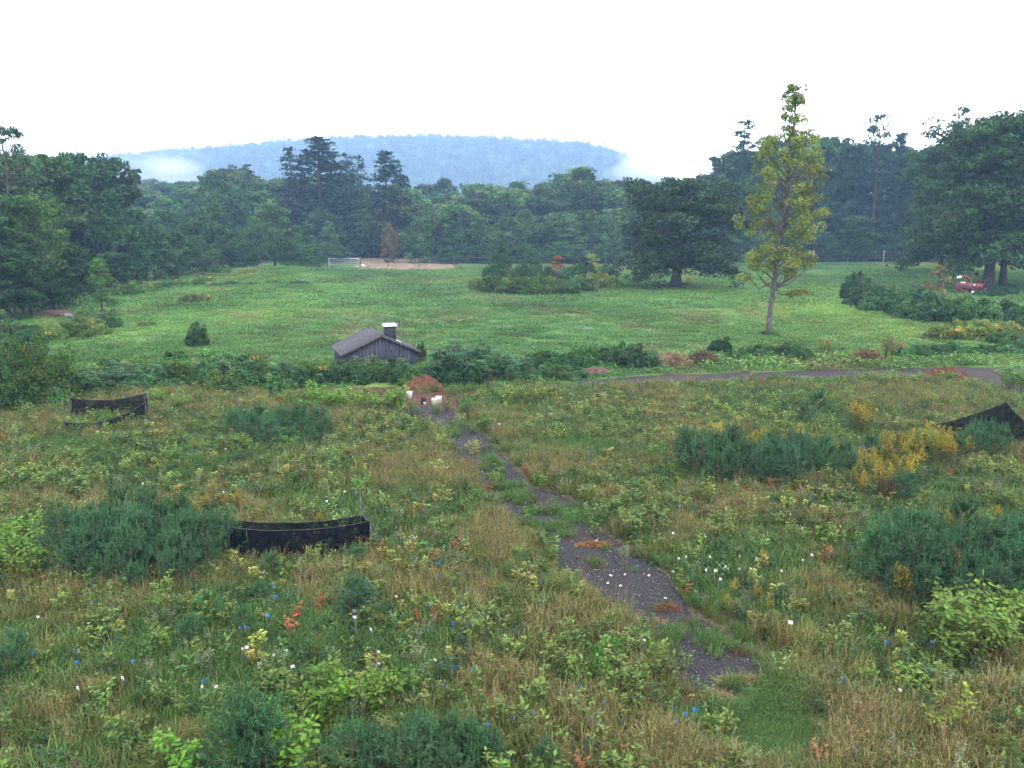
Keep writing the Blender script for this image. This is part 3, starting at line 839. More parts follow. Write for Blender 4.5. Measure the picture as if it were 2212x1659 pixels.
rot = np.stack([.12 * rng.normal(size=n), .12 * rng.normal(size=n), rng.random(n) * 6.28], 1)
scatter('meadow_grass', 'tangled green and olive grass filling the unmown meadow', 'grass',
        [tuft(i, 80, .38, .2, .45, .010, GREEN, .45) for i in range(3)] + [tuft(i, 76, .42, .2, .4, .009, OLIVE, .4) for i in range(3, 6)],
        np.stack([X, Y, height(X, Y)], 1), rot, scl, tint, idx)

dk = ~clear & (rng.random(n) < np.clip((dryness - .42) * 1.1, 0, .75)) & ~path_m
k = dk.sum(); Xk, Yk = X[dk] + rng.normal(size=k) * .15, Y[dk] + rng.normal(size=k) * .15
scatter('dry_grass', 'tan dry grass stalks with seed heads in the meadow', 'grass',
        [tuft(20 + i, 38, .62, .16, .3, .008, DRYC, .25, (.16, .125, .065)) for i in range(4)],
        np.stack([Xk, Yk, height(Xk, Yk)], 1), np.stack([.16 * rng.normal(size=k), .16 * rng.normal(size=k), rng.random(k) * 6.28], 1),
        rng.uniform(.55, 1.1, k), .92 * (1 + .2 * rng.normal(size=(k, 1))).clip(.5, 1.5) * (1 + .05 * rng.normal(size=(k, 3))), rng.integers(0, 4, k))

def forb(seed, H, ns, nl, size, col, asp=.5, sp=.14):
    b = MB(); forb_mesh(b, np.random.default_rng(seed), H, ns, nl, size, col, asp, sp)
    return b.mesh('tuft', M['meadow'])
FORBS = [forb(40, .45, 7, 22, .06, (.055, .1, .03)), forb(41, .5, 8, 20, .075, (.085, .13, .035)), forb(42, .4, 9, 22, .05, (.035, .07, .03)),
         forb(43, .4, 6, 18, .065, (.16, .065, .03)), forb(44, .5, 7, 26, .045, (.11, .13, .075), .35), forb(45, .42, 6, 16, .09, (.14, .15, .04), .55),
         forb(46, .32, 10, 14, .08, (.05, .105, .035), .6, .25), forb(47, .55, 8, 26, .05, (.13, .11, .035), .4)]
X, Y = sample(17000, 9.5, 47); xd, yd = to_px(X, Y)
nzf = fbm(X, Y, 3.2, 2)
ok = (yd > meadow_edge(xd) - 3) & ~on_road(xd, yd, 4) & (~on_path(xd, yd, 0) | (rng.random(len(X)) < .05)) & (rng.random(len(X)) < np.clip(nzf * 2.0 - .35, .12, 1)) & (rng.random(len(X)) > .75 * ell(xd, yd, TAN)) & (rng.random(len(X)) > .85 * ell(xd, yd, SHORT + [(1560, 1492, 120, 40)]))
ok &= ~((np.hypot((xd - 885) / 150, (yd - 854) / 30) < 1) & (rng.random(len(X)) < .85))
X, Y = X[ok], Y[ok]; n = len(X)
wt = np.array([.21, .21, .19, .03, .1, .1, .12, .04])
grp = (fbm(X, Y, 2.2, 5) * 2.2 - .6).clip(0, .999)
idx = np.searchsorted(np.cumsum(wt), (grp * .6 + .4 * rng.random(n)).clip(0, .995))
scatter('wild_forbs', 'mixed leafy wildflowers and seedlings through the meadow', 'wildflowers', FORBS,
        np.stack([X, Y, height(X, Y)], 1), np.stack([.1 * rng.normal(size=n), .1 * rng.normal(size=n), rng.random(n) * 6.28], 1),
        rng.uniform(.6, 1.45, n), .95 * (1 + .2 * rng.normal(size=(n, 1))).clip(.5, 1.6) * (1 + .07 * rng.normal(size=(n, 3))), idx)

# hay field beyond: low grass, clover and dock
HAYC = [(.072, .138, .036), (.088, .15, .04), (.062, .124, .038), (.11, .148, .042)]
def hay(seed, nb, nl, col, lc):
    r = np.random.default_rng(seed); b = MB()
    blades(b, r, nb, .2, .55, .6, .014, col, .5)
    a = r.random((nl, 2)) * 1.2 - .6
    p = np.stack([a[:, 0], a[:, 1], .04 + .14 * r.random(nl)], 1); d = rand_dir(r, nl); d[:, 2] *= .3
    kites(b, p, d, np.array((0, 0, 1.0)) + .5 * rand_dir(r, nl), .09 * (.6 + .8 * r.random(nl)), .06, tints(r, nl, lc, .2, .07))
    return b.mesh('tuft', M['meadow'])
HAY = [hay(60, 70, 60, HAYC, (.085, .16, .04)), hay(61, 90, 30, HAYC, (.1, .17, .05)), hay(62, 40, 110, HAYC, (.07, .15, .045)), hay(63, 80, 30, [(.14, .13, .06), (.17, .13, .07), (.1, .12, .05)], (.13, .1, .05))]
X, Y = sample(60000, 36, 190, 3, .62); xd, yd = to_px(X, Y)
ok = (yd < meadow_edge(xd) + 2) & ~on_road(xd, yd, 1) & ~((xd > 768) & (xd < 990) & (yd < 583)) & ~((np.hypot((xd - 885) / 150, (yd - 850) / 26) < 1) & (rng.random(len(X)) < .85)) & (rng.random(len(X)) < np.clip(52 / Y, .28, 1))
X, Y, xd, yd = X[ok], Y[ok], xd[ok], yd[ok]; n = len(X)
q1, q2 = fbm(X, Y * .45, 7, 1), fbm(X, Y * .35, 22, 4)
brown = np.clip(q1 * 3.2 - 1.75 + .5 * ell(xd, yd, [(270, 738, 190, 12), (1100, 655, 140, 10), (980, 690, 150, 14), (1500, 690, 90, 8)]), 0, 1)
bright = np.clip(q2 * 2.6 - 1.1, 0, 1) + .7 * ell(xd, yd, [(1700, 775, 600, 16), (600, 680, 260, 30), (1000, 720, 120, 20)])
tint = (1 + .13 * rng.normal(size=(n, 1))).clip(.6, 1.4) * (1 + .05 * rng.normal(size=(n, 3)))
patch = fbm(X, Y * .5, 5, 6)[:, None]; drift = fbm(X * .5, Y * .3, 14, 3)[:, None]
tint *= (.48 + 1.05 * patch) * (.78 + .44 * drift) * (np.array((1.12, 1, .9)) ** ((drift - .5) * 5))
tint *= (1 - .15 * (1 - bright[:, None].clip(0, 1))) * (np.array((1, 1, 1)) + (np.array((1.1, 1.12, .85)) - 1) * bright[:, None].clip(0, 1))
idx = np.where(rng.random(n) < brown * .8, 3, rng.integers(0, 3, n))
verge = ell(xd, yd, [(1700, 785, 700, 14)])
scatter('field_grass', 'short bright green grass and clover of the open hay field', 'grass', HAY,
        np.stack([X, Y, height(X, Y)], 1), np.stack([.05 * rng.normal(size=n), .05 * rng.normal(size=n), rng.random(n) * 6.28], 1),
        rng.uniform(.8, 1.5, n) * (1 + .9 * verge) * np.where(Y > 90, 1.5, 1), tint, idx)

# loose stones on the dark path
def pebble(seed):
    r = np.random.default_rng(seed); v = rand_dir(r, 8) * np.array((.5, .5, .3)) + 0
    b = MB(); t = (1 + 5 ** .5) / 2
    V = unit(np.array([(-1, t, 0), (1, t, 0), (-1, -t, 0), (1, -t, 0), (0, -1, t), (0, 1, t), (0, -1, -t), (0, 1, -t), (t, 0, -1), (t, 0, 1), (-t, 0, -1), (-t, 0, 1)], float))
    F = [(0, 11, 5), (0, 5, 1), (0, 1, 7), (0, 7, 10), (0, 10, 11), (1, 5, 9), (5, 11, 4), (11, 10, 2), (10, 7, 6), (7, 1, 8), (3, 9, 4), (3, 4, 2), (3, 2, 6), (3, 6, 8), (3, 8, 9), (4, 9, 5), (2, 4, 11), (6, 2, 10), (8, 6, 7), (9, 8, 1)]
    b.add(V * (1 + .25 * r.normal(size=(12, 1))) * np.array((1, .8, .55)), F, (1, 1, 1))
    return b
peb = [pebble(i).mesh('tuft', M['meadow']) for i in range(3)]
X, Y = sample(60000, 13, 46, 0, .3); xd, yd = to_px(X, Y)
ok = on_path(xd, yd, -3)
X, Y = X[ok], Y[ok]; n = len(X)
g = rng.choice([.03, .06, .1, .2], n, p=[.35, .35, .22, .08])[:, None] * np.array((1, .97, 1.03))
scatter('gravel', 'loose dark stones lying on the worn path', 'gravel', peb, np.stack([X, Y, height(X, Y) + .03], 1),
        rng.random((n, 3)) * 6.28, rng.uniform(.008, .03, n), g, rng.integers(0, 3, n))

# ================================================================== TREES
FAR = [deciduous(100 + i, 20, 6.2, b, 95, 62,   .62, (.029, .062, .021), sh, crad=.21, nlimb=10)
       for i, (b, sh) in enumerate([(.12, 'round'), (.1, 'oval'), (.15, 'round')])]
FAR += [limbed(110 + i, 20, 6.4, .1, 40, 26, .68, c, sh, crad=.15) for i, (sh, c) in enumerate([('oak', (.029, .06, .022)), ('round', (.036, .07, .022)), ('oak', (.025, .055, .023)), ('oval', (.04, .072, .02))])]
MID = [deciduous(120 + i, 15, 4.8, b, 130, 80, .36, (.03, .066, .021), sh, crad=.2, nlimb=16)
       for i, (b, sh) in enumerate([(.16, 'oval'), (.1, 'round'), (.2, 'oval'), (.06, 'cone')])]
MID[1] = limbed(125, 15, 4.8, .12, 44, 36, .38, (.03, .064, .021), 'round', crad=.14); MID[2] = limbed(126, 15, 4.8, .16, 44, 36, .38, (.028, .06, .022), 'oak', crad=.14)
LOW = [deciduous(140 + i, 10, 4.2, .03, 110, 56, .42, (.032, .068, .021), sh, crad=.22, nlimb=8) for i, sh in enumerate(['round', 'oval', 'oak'])]
PIN = [conifer(160, 28, 5.4, .08, (.02, .046, .028), gap=.05, ncl=9, step=1.3), conifer(161, 26, 4.2, .2, (.022, .05, .032), gap=.3, up=.12), conifer(162, 25, 4.6, .55, (.022, .052, .032), gap=.1, dead=14, ncl=9), conifer(163, 27, 4.8, .12, (.022, .05, .032), gap=.28, top=.5)]

def tree(kind, parts, H0, R0, xd, yt, Yd, wpx, label, cat, group=None, color=(1, 1, 1)):
    """tree at distance Yd in column xd whose top reaches picture row yt and whose crown spans wpx"""
    p = at(xd, Yd); H = max(2.0, top_z(yt, Yd) - hz(p[0], p[1])); R = wpx / 2 / FD * Yd * 1.02
    return place(kind, parts, p, label, cat, group, (R / R0, R / R0, H / H0), color)

SKY = ([-400, 0, 60, 200, 260, 300, 340, 450, 480, 520, 560, 600, 640, 700, 760, 820, 860, 900, 1000, 1100, 1150, 1200, 1250, 1300, 1340, 1400, 1450, 1490, 1520, 1550, 1580, 1650, 1720, 1780, 1830, 1870, 1930, 1960, 2010, 2100, 2212, 2600],
       [330, 335, 340, 330, 345, 400, 402, 395, 362, 356, 368, 380, 388, 376, 375, 394, 372, 388, 388, 384, 394, 376, 366, 380, 394, 400, 404, 385, 362, 335, 318, 306, 298, 291, 302, 296, 305, 318, 300, 275, 262, 270])
# -- wood beyond the hay field
for row, (Yd, drop, sp) in enumerate([(268, 0, 46), (246, 14, 46), (226, 42, 50)]):
    x = 285 + row * 17
    while x < 1520:
        xx = x + RND.uniform(-12, 12); yt = np.interp(xx, *SKY) + drop + RND.uniform(-4, 16) + (RND.random() < .2) * 12
        far_l = xx < 480
        tree('broadleaf_tree', RND.choice(FAR), 20, 6.2, xx, yt, Yd + RND.uniform(-7, 7) + (30 if far_l and row == 0 else 0), RND.uniform(78, 125),
             ['tall tree at the back of the misty far wood', 'tree in the middle of the misty far wood', 'middle-height tree behind the low front trees of the far wood'][row],
             'tree', ['back rows of the far wood', 'middle rows of the far wood', 'middle-height trees of the far wood'][row], jit((1.2, 1.16, 1.02), .28, .1))
        x += sp
x = 700
while x < 1340:
    xx = x + RND.uniform(-10, 10)
    tree('broadleaf_tree', RND.choice(LOW), 10, 4.2, xx, RND.uniform(440, 492), RND.uniform(200, 210) + (20 if 720 < xx < 975 else 0), RND.uniform(70, 110),
         'low bushy tree in the front row of the far wood', 'tree', 'front row of low trees at the hay field', jit((1.35, 1.28, 1.1), .26, .1))
    x += 40
x = 690
while x < 1560:
    xx = x + RND.uniform(-10, 10)
    if not 735 < xx < 965:
        tree('hedge_shrub', RND.choice(LOW), 10, 4.2, xx, RND.uniform(520, 540), RND.uniform(193, 198), RND.uniform(50, 75),
             'low shrub at the foot of the far wood', 'shrub', 'shrubs at the foot of the far wood', jit((.95, 1, .95), .15, .06))
    x += 34
# single trees that stand out there
tree('broadleaf_tree', LOW[1], 10, 4.2, 842, 483, 199, 38, 'narrow russet brown tree among green ones by the fence posts', 'tree', None, (2.6, 1.05, 1.1))
tree('broadleaf_tree', LOW[0], 10, 4.2, 905, 470, 198, 72, 'pale green round tree beside the narrow russet tree', 'tree', None, (1.25, 1.25, 1.15))
tree('broadleaf_tree', LOW[2], 10, 4.2, 985, 445, 200, 100, 'dark bushy tree where the fence meets the far wood', 'tree', None, (.8, .85, .9))
tree('broadleaf_tree', FAR[0], 20, 6.2, 1255, 362, 232, 125, 'big domed tree rising above the canopy behind the shrub island', 'tree', None, (.95, .98, .9))
tree('white_pine', PIN[1], 26, 4.2, 637, 315, 214, 100, 'slim pine with flat open tiers beside the tallest pine', 'pine tree', None, (.95, .95, 1))
tree('white_pine', PIN[0], 28, 5.4, 697, 296, 216, 195, 'tallest broad dark pine standing above the far wood', 'pine tree', None, (.9, .95, 1))
tree('white_pine', PIN[3], 27, 4.8, 752, 326, 228, 66, 'pine with ragged top just behind the tallest pine', 'pine tree', None, (.9, .95, 1))
tree('white_pine', PIN[3], 27, 4.8, 778, 332, 229, 60, 'narrower pine next to the ragged-topped pine', 'pine tree', None, (.9, .95, 1))
tree('white_pine', PIN[2], 25, 4.6, 838, 325, 218, 105, 'pine with long pale bare trunk and small flat-tiered top', 'pine tree', None, (.95, .95, 1))
tree('white_pine', PIN[3], 27, 4.8, 498, 360, 236, 60, 'short pine top poking from the canopy beside the misty gap', 'pine tree', None, (.9, .95, 1))
tree('white_pine', PIN[1], 26, 4.2, 545, 352, 240, 55, 'thin pine top between broadleaf crowns near the slim tiered pine', 'pine tree', None, (.9, .95, 1))
# -- trees round the near bend of the wood
for xx, yt, Yd, w, c in [(285, 470, 134, 100, (.8, .86, .9)), (335, 482, 138, 90, (1, 1, .95)), (385, 500, 142, 90, (.95, 1, .95)), (430, 512, 147, 80, (.85, .9, .9)), (470, 440, 168, 95, (.9, .95, .95)), (505, 498, 160, 80, (.9, .95, .9)), (530, 520, 156, 70, (.75, .82, .85)), (640, 520, 164, 75, (1.05, 1.08, 1)), (672, 528, 172, 60, (.95, 1, .95)), (420, 470, 170, 90, (.95, 1, .95)), (360, 450, 176, 100, (.9, .95, .95))]:
    tree('broadleaf_tree', RND.choice(LOW), 10, 4.2, xx, yt, Yd, w, 'low round tree on the bend of the wood', 'tree', 'low trees on the bend of the wood', jit(c, .08, .04))
tree('broadleaf_tree', MID[0], 15, 4.8, 595, 434, 165, 108, 'light yellow-green tree rising behind the grassy berm', 'tree', None, (1.45, 1.3, 1.1))
tree('broadleaf_tree', FAR[1], 20, 6.2, 480, 372, 205, 110, 'tall hazy tree at the edge of the misty gap', 'tree', None, (.95, .98, 1))
# -- dark wood close by on the far bank
for xx, yt, Yd, w, c in [(-90, 330, 112, 190, (.85, .9, .95)), (20, 345, 110, 170, (.9, .95, .95)), (110, 340, 118, 160, (.9, .95, .95)), (185, 330, 126, 150, (.92, .98, .95)), (245, 345, 136, 120, (.75, .82, .88)), (60, 338, 132, 150, (.85, .9, .9)), (150, 336, 140, 140, (.85, .9, .9)), (215, 420, 124, 110, (.8, .88, .9)), (-60, 380, 96, 170, (.9, .95, .95)), (262, 400, 150, 95, (.7, .78, .85))]:
    tree('broadleaf_tree', RND.choice(FAR), 20, 6.2, xx, yt, Yd, w, 'tall dark broadleaf tree in the wood with bare lower trunks', 'tree', 'tall trees of the dark near wood', jit(c, .07, .04))
for xx, yt, Yd, w, c in [(-45, 440, 78, 150, (1, 1, 1)), (20, 425, 82, 120, (1.1, 1.1, 1)), (70, 500, 80, 95, (.85, .92, .95)), (150, 540, 90, 85, (.8, .88, .95)), (35, 540, 77, 100, (.85, .92, .95)), (185, 565, 98, 70, (.8, .88, .95)), (118, 560, 86, 90, (.8, .88, .9)), (250, 548, 112, 80, (.9, .95, .95))]:
    tree('broadleaf_tree', RND.choice(MID[:3]), 15, 4.8, xx, yt, Yd, w, 'shorter tree along the front edge of the dark near wood', 'tree', 'front edge of the dark near wood', jit(c, .07, .04))
tree('broadleaf_tree', MID[0], 15, 4.8, 92, 418, 86, 105, 'yellow-green tree lit against the dark near wood', 'tree', None, (1.5, 1.35, 1.1))
tree('broadleaf_tree', MID[1], 15, 4.8, 128, 438, 90, 75, 'smaller yellow-green tree touching its taller twin by the dark wood', 'tree', None, (1.35, 1.25, 1.05))
tree('tall_snag_tree', deciduous(171, 24, 5, .62, 26, 60, .4, (.03, .066, .03), 'oval', crad=.2, nlimb=22, shell=.5), 24, 5, 30, 270, 100, 150, 'gaunt tree with sparse tufted branches sticking up above the dark wood', 'tree', None, (.9, .95, 1))
tree('small_birch', MID[3], 15, 4.8, 222, 552, 80, 84, 'small light green cone-shaped tree alone in the grass by the dark wood', 'tree', None, (1.9, 1.75, 1.6))
for i, xx in enumerate([22, 34, 52, 66, 84, 98, 112, 128, 142, 158]):
    b = MB(); b.tube([(0, 0, -.2), (.05, .02, 2.2), (.0, .05, 5.2)], [.09, .08, .05], 6)
    place('bare_trunk', [('trunk', b.mesh('trunk', M['pale_bark'], True))], at(xx, 76 + .09 * xx), 'thin bare pole-like trunk at the shady edge of the dark wood', 'trunk', 'bare trunks at the wood edge')
# -- wood behind the fence posts
for row, (Yd, drop, sp) in enumerate([(232, 0, 48), (212, 18, 50)]):
    x = 1505 + row * 22
    while x < 2380:
        xx = x + RND.uniform(-12, 12); yt = np.interp(xx, *SKY) + drop + RND.uniform(-3, 18)
        tree('broadleaf_tree', RND.choice(FAR), 20, 6.2, xx, yt, Yd + RND.uniform(-6, 6), RND.uniform(85, 130),
             ['tall tree at the back of the wood behind pale posts', 'tree halfway into the wood behind pale fence posts'][row], 'tree', ['back of the wood by the fence posts', 'middle of the wood by the fence posts'][row], jit((.86, .92, .95), .12, .05))
        x += sp
x = 1560
while x < 2330:
    xx = x + RND.uniform(-10, 10)
    tree('broadleaf_tree', RND.choice(LOW), 10, 4.2, xx, RND.uniform(462, 520), RND.uniform(198, 204), RND.uniform(60, 100), 'low bushy tree just behind the pale fence posts', 'tree', 'low trees behind the fence posts', jit((.95, 1, 1), .15, .06))
    x += 42
tree('white_pine', PIN[1], 26, 4.2, 1595, 256, 205, 105, 'dark spire-topped pine behind the lone yellowing tree', 'pine tree', None, (.85, .9, 1))
tree('white_pine', PIN[3], 27, 4.8, 1880, 240, 205, 100, 'sparse pine with wide gappy top above the fence posts', 'pine tree', None, (.85, .92, 1))
tree('white_pine', PIN[0], 28, 5.4, 1925, 288, 208, 95, 'dense dark pine beside the gappy-topped pine', 'pine tree', None, (.85, .9, 1))
tree('white_pine', PIN[3], 27, 4.8, 2052, 225, 160, 110, 'pine crown with long bare-tipped branches rising behind the twin oaks', 'pine tree', None, (.85, .92, 1))
tree('broadleaf_tree', MID[1], 15, 4.8, 1845, 470, 190, 75, 'mid-green rounded tree right behind a pale fence post', 'tree', None, (1.05, 1.08, 1.05))
# -- single trees in the field
OAK = limbed(181, 14, 8.2, .14, 46, 44, .34, (.02, .041, .018), 'oak', r0=.62, crad=.125, droop=.2)
tree('oak_tree', OAK, 14, 8.2, 1460, 392, 119, 300, 'broad dark oak standing alone in the hay field', 'oak tree')
BIGOAK = [limbed(182, 22, 9.5, .14, 62, 44, .44, (.028, .058, .02), 'oak', r0=.72, crad=.115), limbed(183, 22, 9, .11, 62, 44, .44, (.029, .06, .02), 'oak', r0=.5, crad=.12)]
tree('oak_tree', BIGOAK[0], 22, 9.5, 2133, 258, 116, 300, 'massive oak with thick trunk beside the red wood chipper', 'oak tree')
tree('oak_tree', BIGOAK[1], 22, 9, 2165, 262, 121, 250, 'second oak with thinner trunk close behind the massive oak', 'oak tree', None, (.95, 1, 1))
tree('oak_tree', BIGOAK[1], 22, 9, 2030, 315, 150, 190, 'full green oak in the shade between fence and twin oaks', 'oak tree', None, (.98, 1, 1))
tree('oak_tree', BIGOAK[0], 22, 9.5, 2290, 250, 128, 260, 'oak partly behind the twin oaks at the end of the bramble bank', 'oak tree', None, (.9, .95, 1))

def maple():
    r = np.random.default_rng(190); H = 17.6
    tm, cm = MB(), MB()
    zz = np.array([-.2, .6, 2, 4.2, 7, 10, 13, 15.5, 17.2]); px = np.array([0, .02, .06, .28, .5, .75, .95, 1.1, 1.05])
    trunk = np.stack([px, np.zeros(9), zz], 1)
    tm.tube(trunk, [.32, .21, .185, .165, .14, .11, .075, .05, .02], 9)
    cen, rad = [], []
    for i in range(330):
        t = r.random()
        z = 4.3 + (H - 4.3) * t
        R = np.interp(z, [4.2, 5.2, 6.5, 8, 10.5, 12.5, 13.6, 14.6, 16, 17.6], [1.7, 2.7, 2.2, 2.8, 2.7, 2.6, 2.1, 1.2, .7, .7])
        if r.random() < (.5 if z > 14.2 else .16): continue
        a = r.random() * 6.283; q = math.sqrt(.16 + .84 * r.random()) * R * (1 + .12 * r.normal())
        c = np.array([np.interp(z, zz, px) + q * math.cos(a), q * math.sin(a), z])
        cen.append(c); rad.append(np.array((1, 1, .8)) * (.3 + .26 * r.random()) * (.7 if z > 14.2 else 1))
        if r.random() < .35:
            z0 = max(3.3, z - .8 * q - .3); s = np.array([np.interp(z0, zz, px), 0, z0])
            m_ = (s + c) / 2 + np.array((0, 0, -.12 * q)) + r.normal(size=3) * .06
            tm.tube([s, m_, c], [.055 + .01 * q, .035, .012], 5, cap=False)
    for s, m_, e in [((.2, 0, 3.9), (-.9, -.1, 3.35), (-2.2, -.2, 4.6)), ((.2, 0, 3.5), (.8, -.15, 2.9), (2.6, -.3, 3.1)), ((.2, .1, 3.8), (.9, .3, 3.6), (1.4, .5, 4.8))]:
        tm.tube([s, m_, e], [.09, .06, .02], 6, cap=False)
        s, m_, e = map(np.array, (s, m_, e))
        for q in (np.linspace(.35, 1, 6) if e[2] < 4 else np.linspace(.7, 1, 3)):
            cen.append(m_ + (e - m_) * q + r.normal(size=3) * .15); rad.append(np.array((.42, .42, .26)))
    cen, rad = np.array(cen), np.array(rad)
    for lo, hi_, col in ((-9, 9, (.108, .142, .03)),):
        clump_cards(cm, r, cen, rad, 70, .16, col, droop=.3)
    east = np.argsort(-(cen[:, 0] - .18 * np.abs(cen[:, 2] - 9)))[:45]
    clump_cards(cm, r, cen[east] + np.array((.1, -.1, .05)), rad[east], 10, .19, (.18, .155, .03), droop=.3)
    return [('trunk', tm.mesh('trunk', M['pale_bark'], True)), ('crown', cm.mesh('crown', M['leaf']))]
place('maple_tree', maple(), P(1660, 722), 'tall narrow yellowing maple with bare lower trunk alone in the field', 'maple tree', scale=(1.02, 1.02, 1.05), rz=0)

# ================================================================== SHRUBS
SHR = [shrub(200, 66, 95, .12, (.03, .066, .024)), shrub(201, 66, 95, .115, (.042, .088, .028), (.1, .13, .035)), shrub(202, 54, 90, .135, (.04, .092, .032), rough=.6), shrub(203, 60, 90, .11, (.06, .1, .03), (.17, .14, .03)), shrub(204, 66, 95, .1, (.036, .075, .028), rough=.45), shrub(205, 170, 95, .062, (.03, .062, .02), (.07, .1, .025), rough=.5)]
SUM = [sumac(210, 2.0), sumac(211, 2.2), sumac(212, 1.8)]
def shrubs(spots, kinds, hs, ws, label, group, color=(1, 1, 1), name='shrub', cat='shrub', v=.14):
    for p in spots:
        h, w = RND.uniform(*hs), RND.uniform(*ws) / 2
        place(name, SHR[RND.choice(kinds)], p, label, cat, group, (w, w, h), jit(color, v, .07))
def sumacs(spots, hs, label, group, color=(1, 1, 1)):
    for p in spots:
        place('sumac_shrub', RND.choice(SUM), p, label, 'sumac', group, RND.uniform(*hs) / 2.0, jit(color, .12, .06))
def line(pts, n, jx=8, jy=4):
    out = []
    s = np.linspace(0, 1, len(pts)); a = np.array(pts, float)
    for i in range(n):
        t = (i + RND.random()) / n
        out.append(P(np.interp(t, s, a[:, 0]) + RND.gauss(0, jx), np.interp(t, s, a[:, 1]) + RND.gauss(0, jy)))
    return out

shrubs([P(40, 884), P(95, 880), P(0, 892), P(120, 868), P(60, 858), P(20, 866)], [5], (1.6, 2.9), (2.2, 3.2), 'big dark vine-covered bush at the end of the thicket', 'vine-covered bushes', (.95, .95, .85))
shrubs(in_ellipse(60, 870, 95, 22, 12, .7), [1, 3], (.8, 1.4), (1.2, 1.9), 'yellow-flecked low bush under the vine-covered bushes', 'bushes below the vine cover', (1.05, 1.05, .9))
shrubs(line([(150, 845), (300, 835), (480, 838), (690, 842)], 26, 12, 10), [0, 1, 2], (.8, 1.5), (1.4, 2.4), 'mid-green bramble shrub in the long thicket by the netting', 'bramble thicket', (.95, 1, .95))
shrubs(line([(170, 815), (400, 800), (560, 805), (700, 812)], 22, 14, 8), [1, 2, 3], (.7, 1.3), (1.4, 2.3), 'paler shrub on the field side of the thicket', 'back of the bramble thicket', (1.1, 1.15, 1.05))
sumacs(line([(200, 850), (420, 820), (690, 825)], 12, 20, 8), (1.3, 1.9), 'feathery green sumac in the long bramble thicket', 'thicket sumacs', (1.1, 1.1, 1.2))
shrubs(line([(735, 826), (800, 820), (900, 826)], 12, 8, 5), [0, 1, 4], (.7, 1.25), (1.3, 2.0), 'dark shrub crowding the foot of the old shed', 'shrubs before the shed')
sumacs([P(795, 812), P(815, 808), P(866, 810), P(775, 815), P(745, 812)], (1.1, 1.6), 'feathery sumac growing against the shed boards', 'sumacs at the shed wall', (1.2, 1.15, 1.2))
sumacs(in_ellipse(1000, 822, 68, 12, 14, .5), (1.7, 2.7), 'dark sumac in the clump beside the red mound', 'sumac clump by the mound', (.75, .85, .95))
shrubs(in_ellipse(985, 830, 55, 8, 6, .6), [0], (.8, 1.2), (1.2, 1.7), 'dark low shrub under the sumac clump by the red mound', 'shrubs under the sumac clump', (.6, .7, .75))
sumacs(in_ellipse(1105, 815, 40, 14, 8, .5), (1.1, 1.8), 'mid-green sumac between the sumac clump and the road hedge', 'sumacs at the hedge start', (.95, 1, 1.1))
shrubs(line([(1150, 806), (1220, 796), (1320, 790), (1415, 790)], 15, 7, 5), [0, 4, 1], (.9, 1.55), (1.5, 2.3), 'dark shrub in the hedge above the pale earth mound', 'dark roadside hedge', (.85, .9, .95))
shrubs(line([(1140, 822), (1250, 815)], 6, 7, 4), [1, 2], (.6, 1.0), (1.1, 1.7), 'low leafy shrub at the end of the farm road', 'shrubs at the road end')
shrubs([P(1555, 768)], [0], (1.15, 1.2), (1.5, 1.6), 'round dark bush standing apart beside the straw pile', None, (.6, .7, .8))
shrubs(line([(1590, 780), (1660, 776), (1750, 774)], 9, 6, 4), [0, 1, 4], (.6, 1.0), (1.3, 2.0), 'low shrub in the hedge between round bush and hay heap', 'hedge past the round bush', (.9, .95, .95))
sumacs([P(1925, 772), P(1940, 776), P(1912, 778)], (1.3, 1.9), 'russet-leaved sumac beside the brown hay heap', 'russet sumacs', (2.6, .95, .9))
shrubs(line([(1945, 780), (2060, 768), (2200, 766)], 15, 8, 4), [1, 2], (.6, 1.1), (1.4, 2.2), 'pale vine-draped shrub along the road past russet sumacs', 'roadside vine hedge', (1.05, 1.1, 1.15))
# bramble bank by the chipper
shrubs(line([(1830, 660), (1920, 672), (2010, 690), (2110, 700), (2230, 705)], 20, 12, 6), [0, 1, 4], (1.5, 2.4), (2.6, 4.0), 'dense bramble in front of the bank below the chipper', 'bramble bank front', (.95, .98, .95))
shrubs(line([(1850, 642), (1950, 652), (2010, 664)], 10, 10, 6), [0, 1, 2], (1.5, 2.3), (2.6, 4.0), 'dense bramble on the upper bank before the chipper', 'bramble bank back', (.9, .95, .98))
shrubs(line([(2030, 672), (2120, 680), (2230, 684)], 10, 10, 4), [0, 1, 2], (.7, 1.05), (2.4, 3.6), 'low bramble just below the wood chipper', 'low brambles below the chipper', (.95, 1, 1))
shrubs([P(1838, 648), P(1850, 640)], [0, 4], (3.0, 3.4), (2.4, 2.9), 'taller dark bush at the tip of the bramble bank', 'tall bushes at the bank tip', (.8, .88, 1))
shrubs(line([(2040, 728), (2120, 724), (2230, 726)], 12, 10, 6), [3], (.8, 1.3), (1.8, 2.8), 'yellowing goldenrod bush below the bramble bank', 'yellowing bushes below the bank', (1.35, 1.15, .9))
shrubs(line([(2150, 750), (2240, 745)], 5, 8, 6), [1, 4], (1.0, 1.5), (1.8, 2.4), 'green bush between yellowing bushes and road hedge', 'bushes above the road hedge')
place('young_maple', deciduous(230, 4.2, 1.2, .15, 34, 34, .22, (.12, .1, .035), 'oval', crad=.3, nlimb=12), P(2025, 655), 'spindly orange-tinged sapling between bramble bank and oak', 'sapling')
